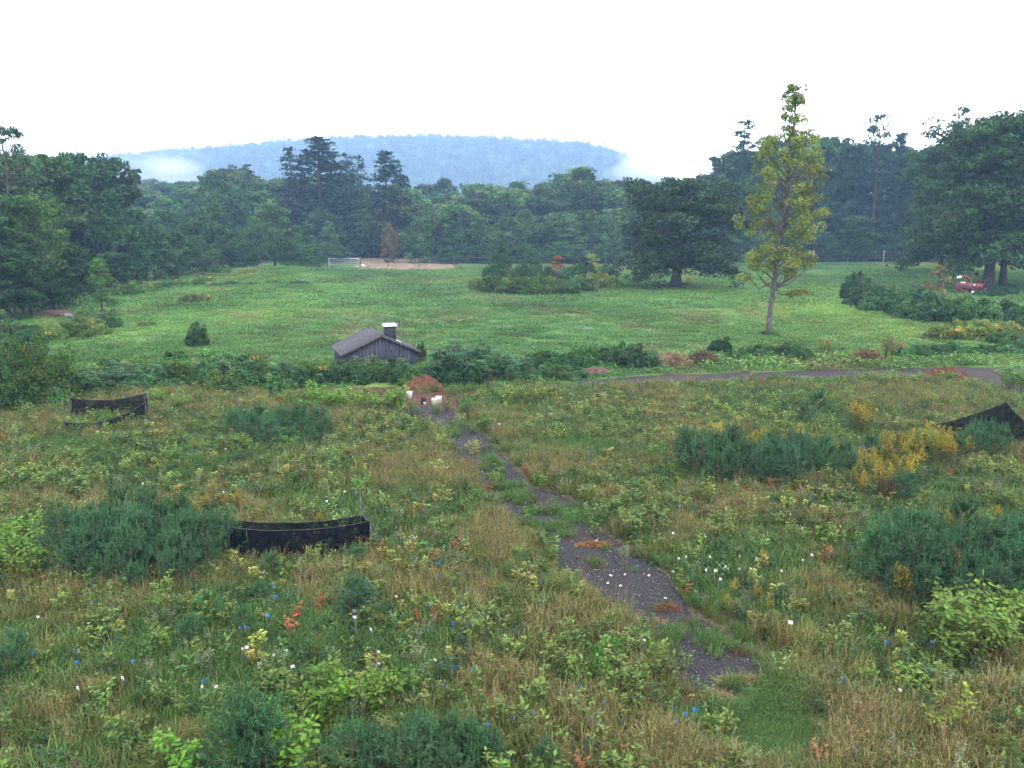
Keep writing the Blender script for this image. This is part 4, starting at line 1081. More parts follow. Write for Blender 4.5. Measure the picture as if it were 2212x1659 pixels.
# shrub island
ISL = 'shrub in the leafy island of the hay field'
shrubs(line([(1035, 634), (1120, 638), (1200, 636), (1318, 622)], 16, 8, 3), [1, 3, 4], (2.0, 2.8), (2.8, 4.0), 'green and yellow-flecked ' + ISL, 'front of the shrub island', (1.05, 1, .9))
shrubs(line([(1040, 612), (1150, 612), (1310, 604)], 12, 10, 3), [0, 1, 4], (2.2, 3.3), (2.6, 3.8), 'taller dark ' + ISL, 'back of the shrub island', (.9, .95, .9))
shrubs([P(1250, 622), P(1275, 618), P(1298, 614)], [3], (1.9, 2.5), (2.6, 3.2), 'goldenrod-flecked orange-tinged ' + ISL, 'golden part of the island', (1.5, 1.1, .85))
place('young_maple', deciduous(231, 4, 1.1, .15, 30, 34, .24, (.17, .055, .028), 'oval', crad=.3), P(1205, 604), 'rusty red young maple sticking up from the shrub island', 'sapling', scale=.95)
place('young_maple', deciduous(232, 4, 1.0, .15, 26, 34, .24, (.14, .17, .04), 'oval', crad=.3), P(1277, 600), 'small yellow-green young tree at the top of the shrub island', 'sapling', scale=1.0)
place('small_tree', LOW[0], P(1083, 606), 'dark small tree rising from the shrub island', 'tree', scale=(.42, .42, .5), color=(.75, .82, .85))
place('small_tree', LOW[1], P(1148, 602), 'grey-green small tree next to the rusty red maple', 'tree', scale=(.4, .4, .42), color=(1.0, 1.05, 1.2))
place('red_sapling', deciduous(233, 1.3, .35, .05, 14, 20, .12, (.28, .075, .03), 'oval', crad=.35), P(1488, 618), 'knee-high red-leaved sapling at the foot of the lone oak', 'sapling')
shrubs([P(1452, 618), P(1468, 619), P(1476, 616)], [2], (.5, .8), (1.2, 1.8), 'weedy growth around the trunk of the lone oak', 'weeds at the lone oak', (.8, .9, .9))
shrubs([P(1652, 725), P(1668, 726)], [2, 4], (.3, .4), (1.1, 1.6), 'low weedy tuft at the foot of the yellowing maple', 'weeds at the maple', (.9, .9, .8))
shrubs([P(2130, 640), P(2150, 640), P(2168, 636)], [0], (.9, 1.3), (2.2, 3.0), 'dark shrub under the twin oaks behind the chipper', 'shrubs under the twin oaks', (.7, .8, .85))
# bushes in the field
shrubs([P(428, 748)], [4], (1.75, 1.8), (1.5, 1.6), 'small dark upright bush alone in the hay field', None, (.75, .82, .85))
shrubs([P(410, 658), P(432, 657)], [3], (1.1, 1.4), (1.6, 2.2), 'low brownish goldenrod bush in the grass below the berm', 'goldenrod bushes below the berm', (1.2, 1.0, .9))
shrubs(line([(110, 738), (170, 728), (240, 716)], 9, 8, 5), [3, 1], (.8, 1.3), (1.6, 2.4), 'yellow-flecked bush in the row below the dark wood', 'bush row below the dark wood', (1.1, 1.05, .9))
shrubs([P(222, 716), P(238, 712)], [0], (1.0, 1.2), (1.4, 1.8), 'dark green bush at the end of the yellow-flecked row', 'dark bushes of the row', (.75, .82, .85))
shrubs([P(312, 708), P(322, 705)], [3], (.5, .7), (1.2, 1.5), 'low straggly weed clump in the grass past the bush row', 'weed clumps in the grass', (.95, .9, .8))
shrubs(line([(455, 622), (530, 618), (640, 618), (770, 616)], 12, 10, 2), [1, 3], (.4, .8), (2.2, 3.6), 'brown-green weeds on the slope of the grassy berm', 'weeds on the berm', (1.0, .95, .9))
shrubs(line([(255, 640), (330, 628), (420, 612), (490, 598)], 20, 8, 4), [1, 2, 3], (.9, 1.7), (1.8, 2.8), 'leafy shrub along the field edge below round trees', 'field-edge shrubs', (1.1, 1.08, .95))
shrubs(in_ellipse(25, 735, 60, 40, 10, 1.2), [0, 1, 2], (.8, 1.6), (1.8, 2.6), 'shrub in the dim corner under the dark wood', 'shrubs in the dim corner', (.95, 1, 1))

# ================================================================== SAPLINGS AND FLOWERS OF THE MEADOW
PS = [pine_sapling(300 + i, 1.3) for i in range(4)]
def pines(spots, hs, label, group, c=(1, 1, 1)):
    for p in spots:
        s = RND.uniform(*hs) / 1.3; w = s * RND.uniform(.85, 1.1)
        place('pine_sapling', RND.choice(PS), p, label, 'pine sapling', group, (w, w, s), jit(c, .1, .05), tilt=.04)
pines(in_ellipse(310, 1215, 180, 72, 42, .38), (.8, 1.6), 'blue-green young pine in the patch beside the broad pen', 'pine patch beside the broad pen')
pines(in_ellipse(600, 952, 108, 24, 26, .45), (.8, 1.35), 'blue-green young pine in the patch between thicket and path', 'pine patch by the thicket', (1, 1.05, 1.05))
pines(in_ellipse(1655, 1030, 185, 34, 32, .45), (.75, 1.65), 'blue-green young pine in the patch among yellow goldenrod', 'pine patch in the goldenrod')
pines(in_ellipse(2085, 1270, 190, 80, 36, .42), (.85, 1.8), 'blue-green young pine in the patch behind yellow-green oaks', 'pine patch behind oak saplings')
pines(in_ellipse(895, 1695, 160, 45, 9, .45), (.8, 1.25), 'blue-green young pine below the bright oak saplings', 'pine patch below oak saplings')
pines(in_ellipse(2130, 985, 80, 16, 8, .5), (.8, 1.3), 'blue-green young pine growing against the tented netting', 'pines at the tented netting', (1, 1.05, 1))
pines([P(782, 1352), P(770, 1345)], (.95, 1.3), 'young pine with open whorls near the capped sensor post', 'pines near the sensor post', (1.05, 1.05, 1.1))
pines([P(545, 1700), P(562, 1712), P(520, 1690)], (1.1, 1.5), 'young pine with long dark leader among bright oak leaves', 'pines among the oak leaves', (.8, .85, .9))
pines([P(15, 1475), P(40, 1450), P(1175, 1690), P(1010, 1668), P(1055, 1672)], (.7, 1.0), 'small lone young pine in the grass of the meadow', 'small lone pines')
pines([P(455, 1355), P(525, 1370), P(410, 1390), P(560, 1310), P(770, 1235), P(590, 1250)], (.6, .95), 'short bushy young pine around the broad netting pen', 'short pines at the pen', (1.0, 1.08, .95))
pines([P(1690, 905), P(1760, 900), P(1735, 925), P(1880, 990), P(1960, 1075), P(1940, 1100)], (.8, 1.2), 'solitary young pine between the goldenrod and the farm road', 'pines towards the road')

OS = [oak_sapling(320 + i, 1.0, nl) for i, nl in enumerate((190, 160, 220, 140))]
SEED = [oak_sapling(330 + i, .5, 40, .1) for i in range(3)]
def oaks(spots, hs, label, group, c=(1, 1, 1), kind=None, v=.1):
    for p in spots:
        s = RND.uniform(*hs)
        if s < .62:
            place('oak_seedling', RND.choice(SEED), p, label, 'oak seedling', group, s / .5, jit(c, v, .07), tilt=.06)
        else:
            place('oak_sapling', RND.choice(OS), p, label, 'oak sapling', group, s, jit(c, v, .07), tilt=.04)
YG = (1.3, 1.12, 1.1); BG = (1.0, 1.15, .8)
oaks(in_ellipse(30, 1225, 60, 60, 8, .4), (.8, 1.2), 'bright oak sapling at the edge of the pine patch', 'oak saplings by the pine patch', BG)
oaks([P(690, 1545), P(745, 1552), P(835, 1530), P(865, 1520), P(800, 1560), P(710, 1580)], (.75, 1.05), 'bright green oak sapling over the dark bare hollow', 'oak saplings at the hollow', BG)
oaks([P(560, 1665), P(600, 1680), P(520, 1672), P(400, 1700), P(640, 1700)], (.8, 1.15), 'bright oak sapling behind long dark pine leaders', 'oak saplings with pine leaders', BG)
oaks(in_ellipse(2120, 1400, 110, 55, 14, .45), (.85, 1.3), 'yellow-green oak sapling in front of the tall pine patch', 'oak saplings before the pines', YG)
oaks(in_ellipse(1990, 1490, 60, 30, 6, .3), (.4, .6), 'small yellow-green oak seedling by the white-topped stakes', 'oak seedlings by the stakes', YG)
oaks(in_ellipse(740, 885, 130, 10, 18, .45), (.7, 1.25), 'light green oak sapling behind the pine patch', 'oak saplings behind the pine patch', (1.2, 1.3, .95))
oaks([P(850, 890), P(866, 886), P(690, 882)], (1.1, 1.4), 'light green oak sapling beside the white buckets', 'oak saplings at the buckets', (1.2, 1.3, .95))
oaks([P(330, 885), P(345, 880), P(395, 892)], (.9, 1.2), 'pale green oak sapling at the end of the sagging netting', 'oak saplings at the sagging netting', (1.15, 1.25, .95))
oaks(in_ellipse(1150, 870, 90, 14, 12, .5), (.7, 1.05), 'yellowing oak sapling between the path and the farm road', 'oak saplings by the road end', (1.45, 1.12, 1.1))
oaks([P(2172, 835), P(2180, 842), P(2205, 846), P(2190, 838), P(2215, 850)], (1.0, 1.5), 'bright green oak sapling on the verge of the dark road', 'oak saplings on the road verge', (1.1, 1.2, .9))
oaks(in_ellipse(1950, 832, 130, 8, 14, .5), (.6, 1.0), 'yellow-green oak sapling below the red mound by the road', 'oak saplings below the red mound', YG)
oaks(in_ellipse(2010, 985, 30, 14, 4, .4), (.9, 1.2), 'pale lime oak sapling standing in the goldenrod', 'lime saplings in goldenrod', (1.3, 1.4, 1.3))
oaks(in_ellipse(670, 1245, 140, 14, 7, .4), (.35, .6), 'yellow-green oak seedling before the broad pen', 'oaks at the pen front', YG)
oaks(in_ellipse(560, 1030, 260, 70, 26, .7), (.4, .85), 'small green oak in the meadow between the netting pens', 'small oaks between the pens', (1.1, 1.12, .95), v=.2)
oaks(in_ellipse(1780, 1150, 260, 60, 24, .6), (.35, .75), 'yellow-green oak seedling around the brown dock stalks', 'oak seedlings by the dock', YG, v=.2)
oaks(in_ellipse(880, 960, 110, 40, 14, .6), (.4, .7), 'tawny oak seedling beside the upper path', 'tawny seedlings by the path', (1.6, 1.05, 1.2), v=.2)
oaks(in_ellipse(880, 1340, 110, 60, 6, .5), (.3, .5), 'russet oak seedling near the capped sensor post', 'russet seedlings by the post', (1.6, .78, .85), v=.2)
oaks(in_ellipse(250, 1480, 230, 110, 16, .5), (.3, .5), 'dull oak seedling in the brown grass with blue flags', 'dull seedlings in brown grass', (1.3, 1.0, .9), v=.25)
oaks(in_ellipse(1300, 1560, 260, 80, 14, .5), (.25, .45), 'pale oak seedling among the blue flags by the path', 'pale seedlings among flags', (1.3, 1.2, 1.2), v=.2)
oaks(in_ellipse(1560, 900, 200, 30, 18, .7), (.4, .8), 'straw-tinged oak seedling on the rise before the farm road', 'seedlings before the road', (1.6, 1.25, 1.1), v=.2)
oaks(in_ellipse(150, 1000, 180, 60, 14, .7), (.4, .8), 'yellow-green oak seedling below the sagging netting', 'seedlings below the sagging netting', YG, v=.2)
oaks(in_ellipse(2080, 1560, 100, 60, 8, .4), (.35, .7), 'yellow oak sapling in the tall tan grass', 'oaks in tall tan grass', (1.6, 1.2, 1.0), v=.2)
place('bushy_forb', SHR[2], P(1310, 1460), 'rounded feathery green weed beside the lower path', 'weed', None, (.42, .42, .75), (1.5, 1.35, 1.0))
for xx, yy in [(1390, 1200), (1420, 1215), (1690, 1455), (1725, 1450), (1150, 1110), (1235, 1120)]:
    place('grass_clump', SHR[4], P(xx, yy), 'bright green leafy clump on the edge of the gravel path', 'weed', 'green clumps on the path', (.3, .3, .26), jit((1.4, 1.5, 1.1)))

GR = [goldenrod(340 + i, 1.1, f) for i, f in enumerate([(.2, .155, .018), (.15, .13, .022), (.24, .18, .02)])] + [goldenrod(345, .8, (.25, .17, .025), 4)]
def rods(spots, hs, label, group, c=(1, 1, 1)):
    for p in spots:
        place('goldenrod', RND.choice(GR), p, label, 'goldenrod', group, RND.uniform(*hs) / 1.1, jit(c, .2, .06), tilt=.1)
rods(in_ellipse(1858, 940, 34, 12, 7, .35), (1.2, 1.5), 'dense golden goldenrod clump standing apart above the pines', 'upper goldenrod clump')
rods(in_ellipse(2000, 1004, 85, 26, 28, .35), (1.0, 1.45), 'golden goldenrod in the wide stand before the tented netting', 'stand before the tented netting')
rods(in_ellipse(1890, 1055, 75, 34, 24, .35), (.9, 1.3), 'golden goldenrod around the brown dock stalks', 'stand around the dock')
rods(in_ellipse(1620, 985, 120, 26, 11, .5), (1.0, 1.4), 'golden goldenrod poking through the young pines', 'stand in the pines')
rods([P(697, 1145), P(690, 1140), P(770, 1050), P(490, 1165)], (.7, 1.0), 'small goldenrod behind the broad netting pen', 'behind the broad pen')
rods([P(2060, 1290), P(2062, 1296), P(1940, 1320), P(1955, 1328), P(2140, 1185), P(1970, 1260), P(2045, 1200)], (1.0, 1.3), 'goldenrod spray in front of the tall pine patch', 'before the tall pine patch')
rods([P(1565, 1330), P(1662, 1338), P(1630, 1310), P(1580, 1300), P(1530, 1100), P(1640, 1240)], (.5, .75), 'small goldenrod in the grass past the path bend', 'past the path bend')
rods(in_ellipse(480, 1130, 90, 40, 6, .5), (.6, .9), 'thin orange-yellow goldenrod above the pine patch', 'above the pine patch')
rods(in_ellipse(1780, 762, 25, 5, 4, .3), (.8, 1.0), 'goldenrod flowering in the roadside hedge', 'in the roadside hedge')
rods(in_ellipse(2170, 745, 30, 4, 4, .3), (.8, 1.0), 'goldenrod flowering above the vine hedge', 'above the vine hedge')
rods(in_ellipse(300, 985, 280, 60, 14, .8), (.5, .8), 'thin goldenrod in the meadow below the sagging netting', 'below the sagging netting', (1, 1, 1))
rods(in_ellipse(1160, 880, 70, 14, 6, .5), (.7, .9), 'orange-yellow goldenrod between the path and the road', 'between path and road')
DK = [dock(350), dock(351)]
for p in [P(1905, 1105), P(1918, 1108), P(1930, 1102)]:
    place('dock_stalk', RND.choice(DK), p, 'tall dark brown dock stalks in front of the goldenrod', 'dock', 'dock before the goldenrod', RND.uniform(.9, 1.15))
for p in [P(1783, 1168), P(1795, 1165)]:
    place('dock_stalk', RND.choice(DK), p, 'dark brown dock stalks beside a white tag', 'dock', 'dock by the tag', RND.uniform(.7, .9))
for p in [P(1692, 1150), P(1700, 1148), P(2195, 985), P(1155, 1100), P(2030, 890)]:
    place('dock_stalk', RND.choice(DK), p, 'short brown dock stalks alone in the meadow', 'dock', 'lone dock', RND.uniform(.45, .65))

# ================================================================== BUILT THINGS
def part(name, mb_, mat, parent, smooth=False, label=None):
    o = link(name, mb_.mesh(name, mat, smooth), parent)
    if label: o['label'] = label
    return o
def rotz(a):
    c, s = math.cos(a), math.sin(a)
    return np.array([[c, -s, 0], [s, c, 0], [0, 0, 1]])
def roty(a):
    c, s = math.cos(a), math.sin(a)
    return np.array([[c, 0, s], [0, 1, 0], [-s, 0, c]])

# ---- old shed: x across the gable front, y along the ridge going away
def shed():
    W, D, EV, PK = 4.3, 4.0, 1.0, 2.0
    p = P(*S(954, 920)); ang = math.radians(19)
    e = props(empty('shed', (p[0], p[1], hz(p[0], p[1]) - .13), ang), 'low weathered grey board shed with shingled gable roof and chimney', 'shed')
    core = MB()
    core.add([(-W / 2 + .03, .03, -.2), (W / 2 - .03, .03, -.2), (W / 2 - .03, .03, EV), (0, .03, PK - .06), (-W / 2 + .03, .03, EV),
              (-W / 2 + .03, D - .03, -.2), (W / 2 - .03, D - .03, -.2), (W / 2 - .03, D - .03, EV), (0, D - .03, PK - .06), (-W / 2 + .03, D - .03, EV)],
             [(0, 1, 2, 4), (6, 5, 9, 7), (5, 0, 4, 9), (1, 6, 7, 2)])
    core.F.append(np.array([(4, 2, 3)])); core.F.append(np.array([(7, 9, 8)]))
    wall = part('wall', core, M['trim'], e)
    r = np.random.default_rng(5)
    x = -W / 2
    while x < W / 2 - .05:                                   # vertical boards of the gable front
        w = min(r.uniform(.17, .27), W / 2 - x); a, b = x + .006, x + w - .006
        za, zb = [EV + (PK - EV) * (1 - abs(q) / (W / 2)) - .03 - r.random() * .02 for q in (a, b)]
        zm = PK - .05 if a < 0 < b else None
        y0 = -.022 - .012 * r.random(); bm_ = MB()
        top = [(b, zb)] + ([(0, zm)] if zm else []) + [(a, za)]
        k = 2 + len(top); pl = [(a, -.2), (b, -.2)] + top
        V = [(q[0], y0, q[1]) for q in pl] + [(q[0], .03, q[1]) for q in pl]
        bm_.add(V, [tuple(range(k))]); bm_.F.append(np.array([(i, i + k, (i + 1) % k + k, (i + 1) % k) for i in range(k)]))
        o = part('board', bm_, M['board'], wall)
        x += w
    y = 0.0
    while y < D - .05:                                       # boards of the eaves side
        w = min(r.uniform(.18, .27), D - y)
        part('board', MB().box((-W / 2 - .008 * r.random(), y + w / 2, EV / 2 - .1), (.045, w - .012, EV + .16)), M['board'], wall)
        y += w
    sl = math.atan2(PK - EV, W / 2); L = math.hypot(PK - EV, W / 2) + .28
    for s in (-1, 1):
        R = roty(s * sl); c = np.array((s * (W / 4 + .1), D / 2, (PK + EV) / 2 - .02)) + R @ np.array((0, 0, .05))
        slope = part('roof_slope', MB().box(c, (L, D + .4, .05), R), M['trim'], e)
        nrow = 18                                            # courses of shingles, lapped
        for i in range(nrow):
            u = -L / 2 + (i + .5) * L / nrow
            cc = c + R @ np.array((s * u, 0, .034)); R2 = roty(s * (sl - .02))
            part('shingle_course', MB().box(cc, (L / nrow + .03, D + .43 + .02 * r.random(), .007), R2), M['shingle'], slope)
        part('fascia', MB().box(c + R @ np.array((0, -D / 2 - .222, -.035)), (L, .03, .12), R), M['trim'], e)
        part('fascia', MB().box(c + R @ np.array((0, D / 2 + .222, -.035)), (L, .03, .12), R), M['trim'], e)
    zc = EV + (PK - EV) * (1 - .85 / (W / 2))
    ch = part('chimney', MB().box((.85, 1.55, zc + .34), (.62, .62, .9)), M['black_metal'], e)
    part('chimney_cap', MB().box((.85, 1.55, zc + .86), (.78, .78, .09)).box((.85, 1.55, zc + .93), (.72, .72, .05)), M['galv'], ch)
    R = roty(sl)
    part('flashing', MB().box((1.32, 1.5, EV + (PK - EV) * (1 - 1.32 / (W / 2)) + .13), (.4, .5, .01), R), M['galv'], ch)
    part('window_board', MB().box((-W / 2 + .2, -.06, .72), (.16, .02, .14)), M['black_metal'], e)
shed()
place('vine_tangle', SHR[0], P(*S(1052, 902)), 'brown-green vine climbing the corner of the shed', 'vine', None, (.35, .35, 1.15), (1.1, .8, .7))

# ---- black netting pens
def netting_pen(label, corners, top, sag, post_extra, open_side=()):
    """corners: ground points in order; a panel of sagging netting between each pair"""
    c0 = corners[0]
    e = props(empty('netting_pen', (c0[0], c0[1], hz(c0[0], c0[1]))), label, 'netting pen', None)
    base = np.array(e.location)
    pts = [np.array((c[0], c[1], hz(c[0], c[1]))) - base for c in corners]
    for i, q in enumerate(pts):
        hgt = top[i]; tl = np.array((RND.gauss(0, .04), RND.gauss(0, .04), 0))
        part('post', MB().tube([q - (0, 0, .2), q + tl + (0, 0, hgt + post_extra[i])], .022, 6), M['dark_post'], e)
    n = 16
    for i, (a, b, ha, hb) in enumerate([(pts[k], pts[k + 1], top[k], top[k + 1]) for k in range(len(pts) - 1)]):
        if i in open_side: continue
        u = np.linspace(0, 1, n); w = np.linspace(0, 1, 6); r = np.random.default_rng(i + 9)
        L = np.linalg.norm(b - a)
        base_ = a + (b - a) * u[:, None]; tp = ha + (hb - ha) * u - sag[i] * 4 * u * (1 - u)
        nrm = unit(np.cross(b - a, (0, 0, 1.0)))
        V = base_[:, None] + np.array((0, 0, 1.0)) * (.03 + (tp[:, None] - .03) * w[None])[..., None]
        V = V + nrm * ((.03 * np.sin(u * 9 + i)[:, None] + .05 * r.normal(size=(n, 6)) * .4) * (1 - .3 * w[None]))[..., None]
        ii = (np.arange(n - 1)[:, None] * 6 + np.arange(5)[None]).ravel()
        fb = part('fabric', MB().add(V, np.stack([ii, ii + 6, ii + 7, ii + 1], -1)), M['netting'], e, True)
        md = fb.modifiers.new('thickness', 'SOLIDIFY'); md.thickness = .002
        part('top_rope', MB().tube(V[:, -1], .007, 5), M['dark_post'], fb)
c = lambda x, y: P(*S(x, y))
netting_pen('broad black netting pen with sagging top beside the pine patch', [c(572, 1384), c(579, 1406), c(925, 1388), c(905, 1366), c(572, 1384)], [1.0, .98, .96, .92, 1.0], [0, .16, 0, .16], [.02, .04, .03, .72, .0])
netting_pen('sagging black netting pen at the edge of the bramble thicket', [P(155, 912), P(142, 946), P(316, 920), P(320, 905), P(155, 912)], [1.05, .62, .95, 1.12, 1.05], [.0, .34, 0, .2], [.1, .9, .05, .05, 0], (0,))
netting_pen('tented black netting pen behind the wide goldenrod stand', [P(2010, 945), P(2165, 962), P(2240, 985), P(2360, 975)], [.55, 1.75, .95, 1.3], [.1, .12, .1], [.02, .05, .05, .05])

# ---- posts
def pole(label, xd, yd, h, r=.014, cap=None, cat='post', tilt=(0, 0)):
    p = P(xd, yd); e = props(empty('marker_post', (p[0], p[1], hz(p[0], p[1]))), label, cat)
    part('post', MB().tube([(0, 0, -.2), (tilt[0], tilt[1], h)], r, 6), M['dark_post'], e)
    if cap:
        part('sensor_cap', MB().tube([(tilt[0], tilt[1], h - .02), (tilt[0], tilt[1], h + .07)], .05, 8), M['black_plastic'], e)
        part('sensor_shield', MB().tube([(tilt[0], tilt[1], h - .1), (tilt[0], tilt[1], h - .03)], .035, 8), M['white_plastic'], e)
pole('thin dark post with black and white sensor cap in lush grass', 775, 1405, .8, cap=1, cat='sensor post', tilt=(-.06, 0))
pole('short dark post with sensor cap behind the broad netting pen', 707, 1112, .55, .012, cap=1, cat='sensor post')
pole('thin dark post standing in grass beyond the path bend', 1478, 1092, .75, .012, tilt=(.05, 0))
pole('faint thin post sticking out of grass by the road', 1362, 950, .6, .01)

# ---- pin flags and tags
def flag_parts(h, w, t, mat, stem_mat, seed):
    r = np.random.default_rng(seed)
    a = MB().tube([(0, 0, -.08), (.012 * r.normal(), .012 * r.normal(), h)], .004 if t < .3 else .008, 5)
    u = np.linspace(0, 1, 5)
    V = []
    for z in (h - w * .85, h):
        for q in u:
            V.append((q * w, .25 * w * math.sin(q * 4 + seed), z - .2 * w * q * q))
    V = np.array(V); V2 = V + np.array((0, .004, 0))
    b = MB().add(np.concatenate([V, V2]), [(i, i + 1, i + 6, i + 5) for i in range(4)] + [(i + 10, i + 15, i + 16, i + 11) for i in range(4)])
    return [('wire', a.mesh('wire', stem_mat)), ('flag', b.mesh('flag', mat))]
BF = [flag_parts(.4, .074, .1, M['blue_flag'], M['wire'], i) for i in range(3)]
WF = [flag_parts(.42, .06, .1, M['white_tag'], M['wire'], i + 4) for i in range(3)]
OFL = [flag_parts(.62, .075, .5, M['white_tag'], M['orange'], 8)]
def crop(ox, oy, k, L):
    return [S(ox + x / k, oy + y / k) for x, y in L]
BLUE = [
 ('blue pin flag in the scattered cluster beside the lower path', 'blue flags beside the lower path', crop(1150, 1500, 3.16, [(443, 230), (689, 235), (807, 390), (86, 535), (1119, 648), (1208, 682), (764, 697), (928, 692), (1333, 690), (1535, 645), (1540, 740), (1380, 782), (842, 800), (1131, 792), (573, 870), (957, 878), (1098, 885), (418, 955), (245, 1000), (1043, 952), (1128, 972), (1687, 848), (1838, 880), (1767, 908), (1745, 970)])),
 ('blue pin flag in dry grass between pen and path', 'blue flags between pen and path', crop(540, 1180, 3.456, [(1912, 783), (2010, 683), (2100, 860), (1660, 1030), (2067, 1298), (2110, 1160), (1780, 1155), (1885, 905), (1690, 560)]) + crop(560, 1560, 3.456, [(1970, 385), (2133, 378), (1885, 520)]) + crop(1100, 1000, 2.765, [(718, 1240), (238, 1385), (105, 1535)])),
 ('blue pin flag in lush grass below the broad netting pen', 'blue flags below the pen', crop(540, 1180, 3.456, [(446, 1253), (525, 1072), (245, 1325), (505, 965)]) + crop(560, 1560, 3.456, [(172, 12), (530, 500)])),
 ('blue pin flag in brown grass below the pine patch', 'blue flags below the pine patch', crop(0, 1480, 3.456, [(628, 455), (300, 517), (677, 583), (793, 68), (1198, 575), (1758, 578), (1743, 757), (2110, 288)])),
 ('blue pin flag in the meadow above the pine patch', 'blue flags above the pine patch', crop(0, 1100, 3.456, [(60, 650), (1650, 75), (520, 762), (1210, 60)])),
 ('blue pin flag past the path bend near the thin post', 'blue flags past the bend', crop(1100, 1000, 2.765, [(962, 610), (1655, 745), (1850, 735)])),
 ('blue pin flag at the foot of the yellow-green oak saplings', 'blue flags at the oak saplings', crop(1800, 1450, 2.9105, [(878, 740), (1143, 705), (1550, 460), (1210, 455), (1670, 520)]) + crop(1800, 1000, 2.9105, [(795, 1128), (925, 1050), (1020, 1040)])),
 ('blue pin flag beside the tented black netting', 'blue flags at the tented netting', crop(1800, 1000, 2.9105, [(1560, 165), (1580, 190), (1690, 180)])),
]
for lab, grp, L in BLUE:
    for q in L:
        place('pin_flag', RND.choice(BF), P(*q, .36), lab, 'pin flag', grp, RND.uniform(.9, 1.1), tilt=.12, rz=RND.gauss(0, .8))
WHITE = [
 ('white tag flag in lush grass below the sensor post', 'white tags below the sensor post', crop(560, 1560, 3.456, [(710, 170), (540, 205), (170, 217), (443, 262), (587, 383), (290, 333), (1300, 40), (1327, 245), (1310, 315), (1300, 460)]) + crop(540, 1180, 3.456, [(240, 1530)])),
 ('white tag flag behind the broad netting pen', 'white tags behind the pen', crop(540, 1180, 3.456, [(1100, 150), (265, 360), (1093, 357), (48, 165)]) + crop(0, 1100, 3.456, [(1262, 367), (1915, 443), (1943, 78)])),
 ('white tag flag at the rim of the dense pine patch', 'white tags at the pine patch', crop(0, 1100, 3.456, [(93, 340), (870, 500), (600, 1027), (135, 315)])),
 ('white tag flag in brown grass below the pine patch', 'white tags below the pine patch', crop(0, 1480, 3.456, [(365, 190), (683, 843), (2105, 495), (1738, 825), (1830, 820), (1060, 750)])),
 ('white tag flag in the seedling plot past the path bend', 'white tags in the seedling plot', crop(1100, 1000, 2.765, [(1650, 1095), (1708, 1090), (1835, 1195), (1908, 1195), (1945, 1160), (1975, 1157), (2080, 1160), (1850, 1085), (1620, 945), (1800, 925), (1920, 1250), (2165, 1100)]) + crop(1800, 1000, 2.9105, [(655, 1143), (590, 1168), (152, 1145), (455, 1245)])),
 ('white tag flag beside the brown dock stalks', 'white tags by the dock', crop(1800, 1000, 2.9105, [(515, 847), (870, 175), (598, 940), (1745, 797)])),
 ('white tag flag on the rise before the farm road', 'white tags before the road', crop(1240, 760, 3.072, [(1142, 732), (1422, 825), (1610, 848), (1660, 945), (1765, 770), (37, 933), (1560, 815), (1585, 818), (1525, 855)]) + crop(1900, 640, 3.318, [(1213, 1205), (1445, 1145), (1470, 1155), (950, 1275), (660, 1390), (1790, 1190)])),
 ('white tag flag beside the sagging netting pen', 'white tags at the sagging pen', crop(0, 760, 2.765, [(395, 860), (1003, 817), (940, 920)])),
]
for lab, grp, L in WHITE:
    for q in L:
        place('tag_flag', RND.choice(WF), P(*q, .38), lab, 'tag flag', grp, RND.uniform(.9, 1.15), tilt=.12, rz=RND.gauss(0, .8))
for q, h, lab in [(crop(1800, 1450, 2.9105, [(480, 535)])[0], .72, 'orange stake with white top at the end of the gravel path'), (crop(1800, 1450, 2.9105, [(1240, 960)])[0], .5, 'orange stake with white top in front of tall tan grass'), (crop(540, 1180, 3.456, [(1545, 1210)])[0], .4, 'orange stake with white tag near the sensor post'), (crop(540, 1180, 3.456, [(1470, 790)])[0], .38, 'leaning stake with white tag beside the broad netting pen'), (crop(560, 1560, 3.456, [(1810, 470)])[0], .4, 'tan stake with square white tag beside two blue flags'), (crop(1150, 1500, 3.16, [(1452, 480)])[0], .45, 'faded orange stake by the feathery weed')]:
    place('marker_stake', OFL[0], P(*q), lab, 'stake', None, h / .62, tilt=.08, rz=.2)
# sticks and stakes by the buckets
def stick(label, a, b, mat, r=.018, name='stake'):
    a = np.array((a[0], a[1], hz(a[0], a[1]))); bb = np.array(b) - a
    e = props(link(name, MB().tube([(0, 0, -.05), bb * .5, bb], [r, r, r * .7], 6).mesh(name, mat, True)), label, 'stake'); e.location = a
stick('bent orange-red stake standing at the edge of the upper path', P(970, 912), P(980, 897, .62), M['orange'])
stick('leaning orange stick beside the oak sapling near the buckets', P(868, 858), P(855, 840, .55), M['orange'])

# ---- buckets
def bucket(label, xd, yd, mat, s=1.0, lid=False):
    p = P(xd, yd); e = props(empty('bucket', (p[0], p[1], hz(p[0], p[1]) + .01), RND.random() * 6, (s, s, s)), label, 'bucket')
    b = MB(); b.tube([(0, 0, 0), (0, 0, .37)], [.132, .15], 18, cap=False)
    b.tube([(0, 0, .365), (0, 0, .02)], [.143, .126], 18, cap=False)
    b.F.append(np.array([list(range(18))])[:, ::-1])
    part('body', b, mat, e, True)
    for z in (.355, .3):
        an = np.linspace(0, 2 * np.pi, 19)
        part('rim', MB().tube(np.stack([.152 * np.cos(an), .152 * np.sin(an), np.full(19, z)], 1), .007, 5, cap=False), mat, e, True)
    t = np.linspace(0, np.pi, 9)
    part('handle', MB().tube(np.stack([.155 * np.cos(t), -.12 * np.sin(t) - .06 * np.sin(t), .3 - .16 * np.sin(t)], 1), .003, 4), M['wire'], e)
    if lid:
        part('lid', MB().tube([(0, 0, .37), (0, 0, .385)], .155, 18), mat, e)
